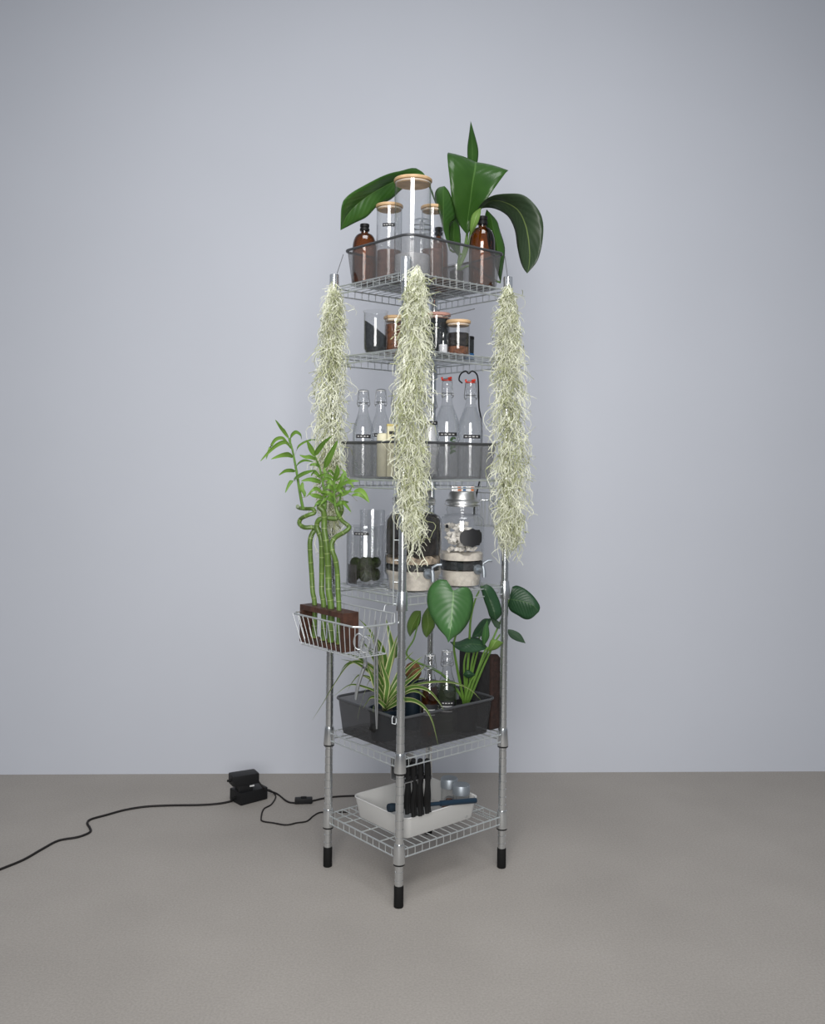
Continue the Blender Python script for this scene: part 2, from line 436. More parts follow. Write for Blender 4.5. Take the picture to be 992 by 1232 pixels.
ring = MB().lathe([(0.0130, -0.043), (0.0168, -0.043), (0.0172, -0.041), (0.0172, -0.037), (0.0130, -0.037)], 24)
for i, p in enumerate(posts):
    if i: share(foot, parent=p)
first = None; fr = None; fc = None
cap = MB().lathe([(0.0129, -0.030), (0.0165, -0.030), (0.0168, -0.026), (0.0163, 0.038), (0.0155, 0.044), (0.0129, 0.044)], 24)
for p in posts:
    for k, z in enumerate(SZ):
        if k == 5:
            if fc is None: fc = cap.build('sleeve', 'bright_chrome', p); fc.location = (0, 0, z)
            else: share(fc, parent=p, loc=(0, 0, z))
            continue
        if first is None: first = slv.build('sleeve', 'chrome', p); first.location = (0, 0, z)
        else: share(first, parent=p, loc=(0, 0, z))
        if k < 2:
            if fr is None: fr = ring.build('retaining_ring', 'black_rubber', p); fr.location = (0, 0, z)
            else: share(fr, parent=p, loc=(0, 0, z))
RG = 0.024
def shelf_frame():
    mb = MB(); g = 0.0165; off = 0.0
    for z, r in ((0, 0.0028), (-RG, 0.0026)):
        for (a, b) in (((g, -0.004), (LA-g, -0.004)), ((g, LB+0.004), (LA-g, LB+0.004)), ((-0.004, g), (-0.004, LB-g)), ((LA+0.004, g), (LA+0.004, LB-g))):
            mb.tube([(*a, z), (*b, z)], r*0.86, 8)
    return mb
def ladder():
    out = []
    for y in (-0.004, LB+0.004): out += [(0.03 + (LA-0.06)*i/13, y, 0) for i in range(14)]
    for x in (-0.004, LA+0.004): out += [(x, 0.03 + (LB-0.06)*i/10, 0) for i in range(11)]
    return out
bar = MB().tube([(0, 0, 0), (0, 0, -RG)], 0.0013, 6)
cw = MB().tube([(0, -0.004, 0.0028), (0, LB+0.004, 0.0028)], 0.0015, 6)
sw = MB().tube([(-0.004, 0, -0.0009), (LA+0.004, 0, -0.0009)], 0.0022, 6)
frm = lad = cwo = swo = None
for k, z in enumerate(SZ):
    if frm is None:
        frm = shelf_frame().build('shelf', 'wire_chrome', rack); frm.location = (0, 0, z); f = frm
    else:
        f = share(frm, parent=rack, loc=(0, 0, z))
    for q in ladder():
        if lad is None: lad = bar.build('truss_bar', 'wire_chrome', f); lad.location = q
        else: share(lad, parent=f, loc=q)
    n = 14
    for i in range(n):
        x = 0.03 + (LA-0.06)*i/(n-1)
        if cwo is None: cwo = cw.build('cross_wire', 'wire_chrome', f); cwo.location = (x, 0, 0)
        else: share(cwo, parent=f, loc=(x, 0, 0))
    for y in (0.09, 0.182, 0.274):
        if swo is None: swo = sw.build('support_wire', 'wire_chrome', f); swo.location = (0, y, 0)
        else: share(swo, parent=f, loc=(0, y, 0))
# slim rod clipped beside the front post
mb = MB().tube([(-0.0205, 0.017, 0.895), (-0.0205, 0.017, 1.455)], 0.0022, 6)
for z in (0.90, 0.965, 1.03, 1.09, 1.17, 1.26, 1.36, 1.45):
    mb.tube([(-0.0205, 0.017, z), (-0.008, 0.007, z)], 0.0012, 5)
mb.build('side_rod', 'wire_chrome', rack)

# ------------------------------------------------------------------ mesh baskets
BW, BD, BH = 0.416, 0.337, 0.113
def mesh_basket(label, z, dx=0.0, dy=0.0, tilt=0.0):
    t = thing('mesh_basket', label, 'basket', W(LA/2 + dx, LB/2 + dy, z), ANG + tilt, 'grey wire mesh baskets on the rack')
    return t
def basket_parts(t):
    MB().loft([rrect(BW-0.034, BD-0.034, 0.024, 0.004), rrect(BW-0.028, BD-0.028, 0.028, 0.010), rrect(BW-0.004, BD-0.004, 0.034, BH)]).build('mesh_wall', 'wire_mesh', t, auto=1.2)
    MB().loft([rrect(BW-0.034, BD-0.034, 0.024, 0.001), rrect(BW-0.034, BD-0.034, 0.024, 0.004)], True, True).build('mesh_base', 'wire_mesh', t, smooth=False)
    MB().tube(rrect(BW, BD, 0.036, BH, 6), 0.0042, 8, closed=True).build('rim', 'rim_grey', t)
b0 = mesh_basket('grey mesh basket of amber bottles and jars on the topmost tier', TOPZ[5], 0.003, -0.012)
basket_parts(b0)
bots = [mesh_basket('grey mesh basket holding clear stoppered water bottles', TOPZ[3]),
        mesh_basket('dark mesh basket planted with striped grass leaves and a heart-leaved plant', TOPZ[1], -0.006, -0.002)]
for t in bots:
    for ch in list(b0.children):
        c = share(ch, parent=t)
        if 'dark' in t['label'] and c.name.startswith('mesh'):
            c.material_slots[0].link = 'OBJECT'; c.material_slots[0].material = MATS['shaded_wire_mesh']

# ------------------------------------------------------------------ jars and bottles
def spot(px, py, Y, z): p = at(px, py, Y); return (p.x, p.y, z)
def shell(r, h, foot=0.004, rr=0.006, base_in=True, lip=0.0):
    return [(0, 0.002), (r-rr, 0.0), (r-rr*0.3, rr*0.3), (r, rr), (r, h-0.004), (r+lip, h-0.001), (r+lip, h), (r-0.003, h), (r-0.003, h-0.004), (r-0.0032, rr+0.004), (r-rr-0.002, 0.006), (0, 0.006)]
def outer(r, h, rr=0.006):
    return [(0, 0.001), (r-rr, 0.0), (r-rr*0.3, rr*0.3), (r, rr), (r, h)]
def solid(r, z0, z1, rr=0.004):
    return [(0, z0), (r-rr, z0), (r, z0+rr), (r, z1-0.001), (r-0.002, z1), (0, z1)]
def lid_jar(name, label, px, py, Y, z, r, h, fill=None, fill_h=0, fill_mat=None, strip=None, lid_mat='bamboo_lid'):
    t = thing(name, label, 'jar', spot(px, py, Y, z))
    MB().lathe(outer(r, h, 0.005), 36).build('glass_body', 'jar_glass', t, auto=1.0)
    l = MB().lathe([(0, h-0.007), (r-0.004, h-0.007), (r-0.004, h+0.0015), (r+0.002, h+0.0015), (r+0.003, h+0.003), (r+0.003, h+0.009), (r+0.001, h+0.011), (0, h+0.0115)], 36).build('lid', lid_mat, t)
    MB().lathe([(r-0.0038, h-0.005), (r-0.0006, h-0.005), (r-0.0006, h-0.001), (r-0.0038, h-0.001)], 36).build('seal_ring', 'silicone', l)
    if fill_mat: MB().lathe(solid(r-0.003, 0.004, fill_h), 30).build('contents', fill_mat, t)
    if strip: label_strip(t, r, strip, 0.5)
    return t
def boston(name, label, px, py, Y, z, r, h):
    t = thing(name, label, 'bottle', spot(px, py, Y, z))
    hb = h*0.58; rn = r*0.30
    pr = [(0, 0.002), (r-0.006, 0), (r-0.001, 0.002), (r, 0.007), (r, hb)]
    for k in range(1, 9):
        a = PI/2*k/8
        pr.append((rn + (r-rn)*math.cos(a)**0.8 if k < 8 else rn, hb + (h*0.84-hb)*math.sin(a)))
    pr += [(rn, h*0.88), (rn+0.002, h*0.885), (rn+0.002, h*0.90), (rn, h*0.905), (rn, h)]
    MB().lathe(pr, 32).build('glass_body', 'amber_glass', t, auto=1.0)
    MB().lathe([(rn*0.5, h*0.885), (rn+0.0035, h*0.885), (rn+0.0040, h*0.89), (rn+0.0040, h*0.925), (rn+0.001, h*0.93), (rn+0.001, h*0.945), (rn+0.0035, h*0.95), (rn+0.0035, h*0.995), (rn+0.002, h), (0, h)], 28).build('cap', 'black_plastic', t)
    return t
zt = TOPZ[5] + 0.005
boston('amber_bottle', 'small amber glass bottle with black neck beside the brown-filled lidded jar', 438, 320, 3.058, zt, 0.039, 0.196)
boston('amber_bottle', 'large amber glass bottle with black neck in front of a drooping leaf', 579.5, 320, 3.085, zt, 0.043, 0.232)
boston('amber_bottle', 'amber bottle with black cap half hidden behind a short upright leaf', 527, 320, 3.235, zt, 0.033, 0.232)
tj = lid_jar('lidded_jar', 'tallest clear glass jar with pale wooden lid, white powder inside', 495.5, 320, 2.945, zt, 0.057, 0.298, None, 0.07, 'white_powder')
lj = lid_jar('lidded_jar', 'clear jar with wooden lid and tape label holding reddish brown powder', 467.5, 320, 3.04, zt, 0.041, 0.243, None, 0.105, 'brown_powder', strip=0.175)
rj = lid_jar('lidded_jar', 'slim wooden-lidded jar of brown powder beside the short upright leaf', 519.5, 320, 3.06, zt, 0.036, 0.245, None, 0.115, 'brown_powder')
# clip-top jar
t = thing('clip_top_jar', 'clear clip-top jar with wire clasp behind the tallest jar', 'jar', spot(507, 300, 3.15, zt))
MB().lathe([(0, 0.001), (0.032, 0), (0.036, 0.006), (0.036, 0.17), (0.034, 0.185), (0.032, 0.195), (0.032, 0.205)], 32).build('glass_body', 'jar_glass', t, auto=1.0)
l = MB().lathe([(0.032, 0.206), (0.035, 0.208), (0.036, 0.216), (0.033, 0.226), (0.025, 0.236), (0, 0.240)], 32).build('lid', 'clear_glass', t, auto=1.0)
MB().tube([(0.0355*math.cos(a), 0.0355*math.sin(a), 0.196) for a in [2*PI*k/24 for k in range(24)]], 0.0018, 6, closed=True).tube([(0.0365*math.cos(a), 0.0365*math.sin(a), 0.212) for a in [2*PI*k/24 for k in range(24)]], 0.0018, 6, closed=True).tube([(0, -0.038, 0.235), (-0.006, -0.044, 0.215), (-0.006, -0.042, 0.18), (0.006, -0.042, 0.18), (0.006, -0.044, 0.215), (0, -0.038, 0.235), (0, 0, 0.246), (0, 0.038, 0.212)], 0.0018, 6).build('wire_clasp', 'steel', t)
MB().lathe(solid(0.033, 0.004, 0.10), 28).build('contents', 'white_powder', t)

# second tier
z2 = TOPZ[4]
t = thing('glass_beaker', 'clear spouted beaker half full of black charcoal', 'beaker', spot(451.5, 410, 2.985, z2))
pr = [(0, 0.001), (0.024, 0.0), (0.032, 0.004), (0.0365, 0.014), (0.0375, 0.03), (0.0375, 0.128), (0.041, 0.135)]
MB().lathe(pr, 36).build('glass_body', 'jar_glass', t, auto=1.0)
mb = MB().lathe([(0, 0.003), (0.022, 0.003), (0.030, 0.006), (0.034, 0.015), (0.035, 0.03), (0.035, 0.085), (0.0, 0.085)], 28)
for v in mb.v:
    if v.z > 0.08: v.z += -v.x*0.75 - 0.006
mb.build('contents', 'charcoal', t)
lid_jar('lidded_jar', 'short wooden-lidded jar of brown seeds beside the charcoal beaker', 476, 410, 3.03, z2, 0.037, 0.115, None, 0.10, 'clay_granules')
t = lid_jar('lidded_jar', 'pink-lidded jar packed with dark charcoal', 524, 410, 3.09, z2, 0.046, 0.135, None, 0.125, 'charcoal', lid_mat='pink_lid')
t = thing('glass_vial', 'small empty clear glass vial in front of the charcoal jar', 'vial', spot(533, 410, 2.97, z2))
MB().lathe(outer(0.015, 0.048, 0.003)+[(0.013, 0.052), (0.013, 0.060), (0.015, 0.061), (0.015, 0.064)], 24).build('glass_body', 'jar_glass', t, auto=1.0)
MB().lathe(solid(0.0135, 0.002, 0.03, 0.002), 20).build('contents', 'white_powder', t)
t = lid_jar('lidded_jar', 'squat wooden-lidded jar of layered brown bark beside a small dark tin', 551, 410, 3.03, z2, 0.037, 0.104, None, 0.030, 'clay_granules')
MB().lathe(solid(0.034, 0.031, 0.074), 28).build('bark_layer', 'soil', t)
t = thing('storage_tin', 'small dark tin with a blue foot beside the layered bark jar', 'tin', spot(563.5, 415, 3.12, z2), 0.3)
MB().lathe(solid(0.0175, 0.020, 0.066, 0.002), 28).build('body', 'charcoal', t)
MB().lathe([(0, 0), (0.0185, 0), (0.0185, 0.0195), (0, 0.0195)], 28).build('foot_band', 'bright_blue', t)
MB().lathe([(0, 0.0665), (0.0185, 0.0665), (0.0185, 0.0745), (0.0165, 0.0765), (0, 0.0765)], 28).build('lid', 'black_plastic', t)
# thin rod sticking out below the topmost tier
a, b = at(533, 381, 3.05), at(571, 371.5, 3.05)
c = at(527, 372, 3.05)
tag(MB().tube([a + Vector((-0.015, 0, 0.018)), a, a.lerp(b, .5), b], 0.0016, 6).build('wire_hook', 'rim_grey', off=Vector((0, 0, 0))), 'thin dark wire hook slung under the topmost tier', 'hook')

# third tier: swing-top bottles
def swing_bottle(label, px, py, Y, z, r, h, strip, level, gasket='ceramic', liquid='water', turn=0.0, open_=False):
    t = thing('swing_top_bottle', label, 'bottle', spot(px, py, Y, z))
    hb = h*0.50; rn = 0.0125 if r < 0.036 else 0.0140
    pr = [(0, 0.004), (r-0.008, 0.0), (r-0.002, 0.002), (r, 0.008), (r, hb)]
    for k in range(1, 10):
        u = k/9; sm = u*u*(3-2*u)
        pr.append((r + (rn*1.12-r)*sm, hb + (h*0.80-hb)*u))
    pr += [(rn, h*0.86), (rn+0.003, h*0.885), (rn+0.003, h*0.90), (rn, h*0.91), (rn+0.0025, h*0.93), (rn+0.0025, h*0.965), (rn, h*0.97)]
    MB().lathe(pr, 32).build('glass_body', 'clear_glass', t, auto=1.0)
    lv = [(max(0, q-0.003), zz) for q, zz in pr if 0.003 < zz < level*h]
    lvl = level*h
    rl = next((a[0] + (b[0]-a[0])*(lvl-a[1])/(b[1]-a[1]) for a, b in zip(pr, pr[1:]) if a[1] <= lvl <= b[1] and b[1] > a[1]), r) - 0.003
    MB().lathe([(0, 0.006)] + [(q, max(zz, 0.005)) for q, zz in lv if q > 0] + [(rl, lvl), (0, lvl)], 28).build('liquid', liquid, t, auto=0.8)
    s = MB().lathe([(0, h*0.972), (rn+0.001, h*0.972), (rn+0.001, h*0.98), (0, h*0.98)], 20).build('gasket', gasket, t)
    MB().lathe([(0, h*0.981), (rn, h*0.981), (rn-0.001, h*0.995), (rn-0.006, h), (0, h)], 20).build('stopper', 'jar_glass', t)
    q = rn + 0.0045
    mb = MB()
    for sx in (-1, 1):
        mb.tube([(sx*q, 0, h*0.80), (sx*(q+0.004), -0.004, h*0.83), (sx*(q+0.001), 0, h*0.90), (sx*(q-0.001), 0, h*0.985), (0, 0, h*0.990)], 0.0013, 5)
        mb.tube([(sx*q, 0, h*0.80), (sx*q*0.8, -q*0.9, h*0.815), (0, -q*1.15, h*0.835)], 0.0013, 5)
    mb.tube([(q*math.cos(k*PI/8), q*math.sin(k*PI/8), h*0.845) for k in range(16)], 0.0012, 5, closed=True)
    wb = mb.build('wire_bail', 'steel', t); wb.rotation_euler = (0, 0, turn)
    if gasket == 'red_rubber':
        MB().tube([(-0.020, -0.012, h*0.985), (-0.014, -0.012, h*0.990)], 0.006, 10).tube([(rn*0.2, -rn-0.001, h*0.99), (rn*0.9, -rn*0.6, h*1.0)], 0.004, 8).build('flipped_gasket', gasket, t)
    if strip: label_strip(t, r, strip, 0.72, 0.012, 0.1)
    return t
z3 = TOPZ[3] + 0.005
swing_bottle('small clear swing-top bottle beside the moss behind the bamboo, water to its shoulder', 436.5, 530, 3.035, z3, 0.034, 0.280, 0.122, 0.70, turn=0.3)
swing_bottle('small clear swing-top bottle between the cream candle and a like bottle', 457.5, 530, 3.09, z3, 0.033, 0.287, 0.128, 0.45, turn=-0.2)
swing_bottle('small clear swing-top bottle half hidden by the moss on the front post', 477, 530, 3.03, z3, 0.033, 0.280, None, 0.5, turn=0.2)
swing_bottle('clear swing-top bottle stuffed with white tissue beside the front-post moss', 517, 530, 2.99, z3, 0.030, 0.270, 0.165, 0.45, turn=0.2)
swing_bottle('large clear swing-top bottle with open red gasket and a green sprig inside', 537, 530, 3.06, z3, 0.042, 0.322, 0.132, 0.72, 'red_rubber', turn=0.5)
swing_bottle('large clear swing-top bottle under a bent black tube, red gasket', 565.5, 530, 3.09, z3, 0.041, 0.318, 0.126, 0.72, 'red_rubber', turn=0.1)
sib = [o for o in col.objects if o.get('category') == 'bottle']
t5 = [o for o in sib if 'tissue' in o['label']][0]
mb = MB().lathe([(0, 0.01), (0.022, 0.01), (0.025, 0.03), (0.021, 0.06), (0.025, 0.09), (0.018, 0.12), (0.022, 0.15), (0.012, 0.18), (0, 0.20)], 18)
for v in mb.v: v.x += 0.004*math.sin(v.z*160+v.y*90); v.y += 0.004*math.sin(v.z*130)
mb.build('tissue', 'tissue', t5)
t6 = [o for o in sib if 'sprig' in o['label']][0]
mb = MB()
for k in range(4):
    mb_p = [Vector((0.012, -0.012, 0.075+0.014*k)), Vector((0.020, -0.016, 0.085+0.014*k)), Vector((0.030, -0.014, 0.082+0.014*k))]
    blade(mb, mb_p, 0.010, (0, 0, 1), 3)
mb.build('sprig', 'lily_leaf', t6)
t = thing('pillar_candle', 'stubby cream candle beside the yellow card box', 'candle', spot(461, 540, 2.985, z3))
MB().lathe([(0, 0), (0.0195, 0), (0.021, 0.002), (0.021, 0.128), (0.019, 0.135), (0.012, 0.138), (0, 0.1375)], 28).build('wax', 'cream_wax', t)
MB().tube([(0, 0, 0.137), (0.001, 0, 0.143), (0.002, 0, 0.147)], 0.0008, 5).build('wick', 'black_rubber', t)
t = thing('card_box', 'slim yellow and cream card box with dark print', 'box', spot(471, 540, 2.945, z3), 0.15)
MB().box((0, 0, 0.080), (0.031, 0.022, 0.158)).build('carton', 'cream_card', t, smooth=False, bevel=0.001)
MB().box((0, 0, 0.162), (0.0325, 0.0235, 0.007)).build('flap', 'yellow_card', t, smooth=False, bevel=0.001)
MB().box((0.000, -0.0113, 0.138), (0.020, 0.0008, 0.010)).box((0.003, -0.0113, 0.124), (0.013, 0.0008, 0.008)).build('print', 'label_black', t, smooth=False)
# bent black tube arching over the right bottle and passing down through the shelf
pts = [(556, 461, 3.16), (552, 457, 3.16), (554, 450, 3.16), (560, 446.5, 3.16), (563.5, 449.5, 3.16), (568, 446.5, 3.16), (574, 452, 3.17), (575.5, 470, 3.18), (576, 490, 3.18), (579, 508, 3.18), (579, 540, 3.19), (577, 575, 3.19), (574, 590, 3.19), (571, 605, 3.19), (570, 619, 3.19)]
tag(MB().tube(catmull([at(*p) for p in pts], 4), 0.0026, 7).tube(catmull([at(*p) for p in ((573, 597, 3.19), (567, 590, 3.19), (558, 588, 3.20))], 4), 0.0026, 6).build('bent_tube', 'black_plastic'), 'bent black tube arching over the stoppered bottles', 'tube')

# fourth tier
z4 = TOPZ[2]
t = thing('glass_vase', 'clear cylinder vase of dark green moss balls', 'vase', spot(438.5, 690, 3.045, z4))
MB().lathe(shell(0.0605, 0.192, rr=0.008), 40).build('glass_body', 'jar_glass', t, auto=1.0)
label_strip(t, 0.0605, 0.165, 0.40, 0.010, -0.15)
def moss_ball(t, c, r, seed):
    bm = bmesh.new(); bmesh.ops.create_icosphere(bm, subdivisions=3, radius=r)
    rr = random.Random(seed)
    for v in bm.verts: v.co *= 1 + rr.uniform(-0.06, 0.06)
    me = bpy.data.meshes.new('moss_ball'); bm.to_mesh(me); bm.free(); me.materials.append(MATS['moss_ball'])
    me.polygons.foreach_set('use_smooth', [True]*len(me.polygons))
    o = bpy.data.objects.new('moss_ball', me); col.objects.link(o); o.location = c
    return o
vx, vy = t.location.x, t.location.y
for k, (x, y, z, r) in enumerate(((-.034, .012, .030, .021), (.004, -.030, .031, .022), (.030, .012, .030, .021), (0, .018, .030, .019), (.014, -.012, .066, .022), (-.028, -.006, .068, .019), (-.004, .028, .066, .018), (.034, .014, .068, .018), (-.012, -.034, .060, .016), (-.036, -.020, .028, .016), (.036, -.018, .030, .017))):
    tag(moss_ball(None, (vx+x, vy+y, z4+0.008+z-0.004), r, k), 'fuzzy dark green moss ball packed in the cylinder vase', 'moss ball', 'moss balls in the vase')
arc_strip(0.0545, TOCAM-1.45, TOCAM-0.42, 0.010, 0.070, 14, 0.0).build('paper_liner', 'dark_fill', t)
t = thing('glass_cylinder', 'tall empty glass cylinder behind the moss ball vase', 'vase', spot(447, 690, 3.15, z4))
MB().lathe(shell(0.042, 0.238, rr=0.006), 36).build('glass_body', 'clear_glass', t, auto=1.0)

def dispenser(label, px, py, Y, r, hb, layers, badge_turn, spout):
    t = thing('drinks_dispenser', label, 'dispenser', spot(px, py, Y, z4))
    rn = r*0.70; H = hb
    pr = [(0, 0.004), (r*0.80, 0.0), (r*0.86, 0.004), (r*0.93, 0.045), (r, 0.055), (r, H*0.66)]
    for k in range(1, 8):
        a = PI/2*k/7
        pr.append((rn + (r-rn)*math.cos(a), H*0.66 + H*0.10*math.sin(a)))
    pr += [(rn, H*0.79), (rn+0.003, H*0.80), (rn+0.003, H*0.815), (rn, H*0.825), (rn, H*0.86)]
    MB().lathe(pr, 44).build('glass_body', 'jar_glass', t, auto=1.0)
    l = MB().lathe([(0, H*0.845), (rn+0.004, H*0.845), (rn+0.0055, H*0.85), (rn+0.0055, H*0.90), (rn+0.001, H*0.915), (rn*0.90, H*0.92), (rn*0.86, H*0.985), (rn*0.78, H), (0, H)], 40).build('lid', 'brushed', t)
    MB().tube([((rn+0.005)*math.cos(k*PI/16), (rn+0.005)*math.sin(k*PI/16), H*0.875) for k in range(32)], 0.002, 6, closed=True).build('lid_bead', 'bright_chrome', l)
    def rad(z):
        for a, b in zip(pr, pr[1:]):
            if a[1] <= z <= b[1] and b[1] > a[1]: return a[0] + (b[0]-a[0])*(z-a[1])/(b[1]-a[1]) - 0.004
        return r - 0.004
    for nm, m, f0, f1, wave in layers:
        za, zb = f0*H + 0.005, f1*H
        q = [(0, za)] + [(rad(za + (zb-za)*u), za + (zb-za)*u) for u in (0, .15, .3, .5, .7, .85, 1)] + [(0, zb)]
        mb = MB().lathe(q, 36)
        for v in mb.v:
            if v.z > zb - 1e-4: v.z += wave*math.sin(v.x*90 + v.y*40)
            elif v.z < za + 1e-4 and wave: v.z += 0.0
        mb.build(nm, m, t)
    # spigot facing the chosen side
    a = spout; d = Vector((math.cos(a), math.sin(a), 0)); s = Vector((-d.y, d.x, 0)); zc = 0.058
    c = d*(r-0.004) + Vector((0, 0, zc))
    sp = MB().tube([c, c + d*0.008], 0.016, 16).tube([c + d*0.006, c + d*0.030], 0.0075, 12).tube([c + d*0.026 + Vector((0, 0, 0.012)), c + d*0.030, c + d*0.031 - Vector((0, 0, 0.022))], 0.0065, 12).build('spigot', 'zinc', t)
    MB().tube([c + d*0.028 + Vector((0, 0, 0.012)), c + d*0.027 + Vector((0, 0, 0.022)), c + d*0.036 + Vector((0, 0, 0.030)) + s*0.012, c + d*0.042 + Vector((0, 0, 0.030)) + s*0.024], 0.0045, 10).build('tap_lever', 'zinc', sp)
    if badge_turn is not None:
        # scalloped chalk label wrapped round the glass
        a0 = TOCAM + badge_turn; ch = H*0.525
        mb = MB(); N = 36; X, Yh = 0.041, 0.030
        for k in range(N+1):
            x = -1 + 2*k/N; q = abs(x)
            hh = 0.84 + 0.16*math.exp(-(q/0.20)**2)
            if q > 0.70: hh -= 0.26*min(1, (q-0.70)/0.10)
            if q > 0.86: hh *= math.sqrt(max(0.12, 1 - ((q-0.86)/0.15)**2))
            aa = a0 + x*X/r; ca, sa = math.cos(aa), math.sin(aa)
            for lay, sg in ((0.0008, -1), (0.0008, 1), (0.0018, 1), (0.0018, -1)):
                mb.v.append(Vector(((r+lay)*ca, (r+lay)*sa, ch + sg*hh*Yh)))
        for k in range(N):
            for e in range(4):
                e2 = (e+1) % 4
                mb.f.append((k*4+e, k*4+e2, k*4+4+e2, k*4+4+e))
        mb.f.append((0, 3, 2, 1)); mb.f.append((N*4, N*4+1, N*4+2, N*4+3))
        mb.build('chalk_label', 'label_black', t, smooth=False)
    return t
dispenser('wide drinks dispenser packed with black soil above pale sand', 496.5, 690, 2.955, 0.089, 0.315,
          [('sand_layer', 'cream_sand', 0, 0.20, 0), ('dark_layer', 'charcoal', 0.20, 0.255, 0.003), ('pebble_layer', 'pebble_sand', 0.255, 0.34, 0.006), ('soil_layer', 'soil', 0.345, 0.75, 0.004)], None, TOCAM + 0.55)
dr = dispenser('drinks dispenser with a black scalloped label over pale sand and black layers', 555, 690, 3.065, 0.072, 0.305,
          [('sand_layer', 'cream_sand', 0, 0.17, 0), ('charcoal_layer', 'charcoal', 0.17, 0.26, 0.003), ('pale_layer', 'cream_sand', 0.265, 0.35, 0.005)], 0.42, TOCAM + 0.75)
rr = random.Random(3)
g = MB()
for k in range(90):
    a = rr.uniform(0, 2*PI); q = 0.056*math.sqrt(rr.random())
    s = rr.uniform(0.008, 0.015)
    M = Matrix.Rotation(rr.uniform(0, 6), 3, 'X') @ Matrix.Rotation(rr.uniform(0, 6), 3, 'Z')
    zc = 0.115 + 0.085*rr.random()**1.4
    pts8 = [(0, 0, s*0.7), (s, 0, 0), (0, s*0.9, 0), (-s, 0, 0), (0, -s*0.9, 0), (0, 0, -s*0.7)]
    b = len(g.v); g.v += [Vector((q*math.cos(a), q*math.sin(a), zc)) + M @ Vector(p) for p in pts8]
    g.f += [tuple(b+i for i in f) for f in ((0, 1, 2), (0, 2, 3), (0, 3, 4), (0, 4, 1), (5, 2, 1), (5, 3, 2), (5, 4, 3), (5, 1, 4))]
g.build('reflection_stones', 'reflection_gravel', dr, smooth=False, kind='stuff')  # added pale chips imitate reflections seen through the upper glass
MB().box((-0.051, -0.051, 0.195), (0.011, 0.001, 0.011), Matrix.Rotation(-0.75, 3, 'Z')).build('sticker', 'label_black', dr, smooth=False)
# printed packet lying on the dispenser lid
t = thing('printed_packet', 'small grey packet with orange and blue stripes on the dispenser lid', 'packet', (dr.location.x, dr.location.y, z4 + 0.3055), 0.1)
MB().box((0, 0, 0.009), (0.075, 0.028, 0.018)).build('wrapper', 'brushed', t, smooth=False, bevel=0.003)
MB().box((-0.012, -0.0142, 0.009), (0.012, 0.0012, 0.014)).box((0.030, -0.0142, 0.009), (0.009, 0.0012, 0.014)).build('orange_stripe', 'orange_label', t, smooth=False)
MB().box((0.004, -0.0142, 0.009), (0.010, 0.0012, 0.014)).build('blue_stripe', 'bright_blue', t, smooth=False)

# ------------------------------------------------------------------ wire baskets hooked to the rack
def hang_basket(label, lx, ly, lz, w, d, h, rz, wires=13, group='wire baskets hooked to the rack'):
    """w along the rack face, d outwards (local -y), z measured down from the front rim"""
    t = thing('hanging_wire_basket', label, 'basket', W(lx, ly, lz), rz, group)
    fb, bb = d*0.86, 0.006
    MB().tube([(-w/2, 0, 0.0), (-w/2, -d+0.02, 0), (-w/2+0.02, -d, 0), (w/2-0.02, -d, 0), (w/2, -d+0.02, 0), (w/2, 0, 0)], 0.0030, 8).build('rim', 'wire_chrome', t)
    MB().tube([(-w/2, 0, 0.0), (-w/2, 0, 0.028), (w/2, 0, 0.028), (w/2, 0, 0.0)], 0.0022, 8).build('back_rail', 'wire_dull', t)
    wi = w*0.80
    MB().tube([(-wi/2, -bb, -h), (-wi/2, -fb, -h), (wi/2, -fb, -h), (wi/2, -bb, -h)], 0.0020, 6, closed=True).build('bottom_ring', 'wire_dull', t)
    for k in range(wires):
        u = k/(wires-1)-0.5
        MB().tube([(u*w*0.94, -d, 0), (u*wi, -fb, -h), (u*wi, -bb, -h), (u*w*0.94, 0, 0.028)], 0.0014, 5).build('wire', 'wire_dull', t)
    for s in (-1, 1):
        for k in range(1, 5):
            y = -d*k/5
            MB().tube([(s*w/2, y, 0), (s*wi/2, y*0.9-0.004, -h)], 0.0014, 5).build('wire', 'wire_dull', t)
    for s in (-0.35, 0.35):
        MB().tube([(s*w, 0, 0.028), (s*w, 0.003, 0.045), (s*w, 0.012, 0.050), (s*w, 0.020, 0.044)], 0.0018, 6).build('hook', 'wire_dull', t)
    return t
hang_basket('chrome wire basket hooked to the rack carrying the wooden bamboo stand', -0.012, LB/2 + 0.010, 0.842, 0.347, 0.140, 0.096, ANG - PI/2)
hang_basket('small empty wire basket hooked on the rack behind the labelled dispenser', LA + 0.010, 0.115, 1.195, 0.11, 0.060, 0.085, ANG + PI/2, 6)

# ------------------------------------------------------------------ lucky bamboo in its wooden stand
t = thing('bamboo_stand', 'dark stained wooden frame stand in the wire basket', 'plant stand', W(-0.092, 0.2455, 0.7485), ANG - PI/2)
FWd, FD, FH = 0.233, 0.058, 0.118
MB().box((0, 0, FH-0.008), (FWd, FD, 0.016)).build('top_board', 'dark_wood', t, smooth=False, bevel=0.001)
MB().box((0, 0, 0.006), (FWd, FD, 0.012)).build('bottom_board', 'dark_wood', t, smooth=False, bevel=0.001)
for s in (-1, 1): MB().box((s*(FWd/2-0.0075), 0, FH/2-0.002), (0.015, FD, FH-0.028)).build('side_board', 'dark_wood', t, smooth=False, bevel=0.001)
stand = t
def stand_pt(u, z): # u along the stand from its far end
    M = Matrix.Translation(stand.location) @ Matrix.Rotation(ANG - PI/2, 4, 'Z')
    return M @ Vector((u, 0, z))
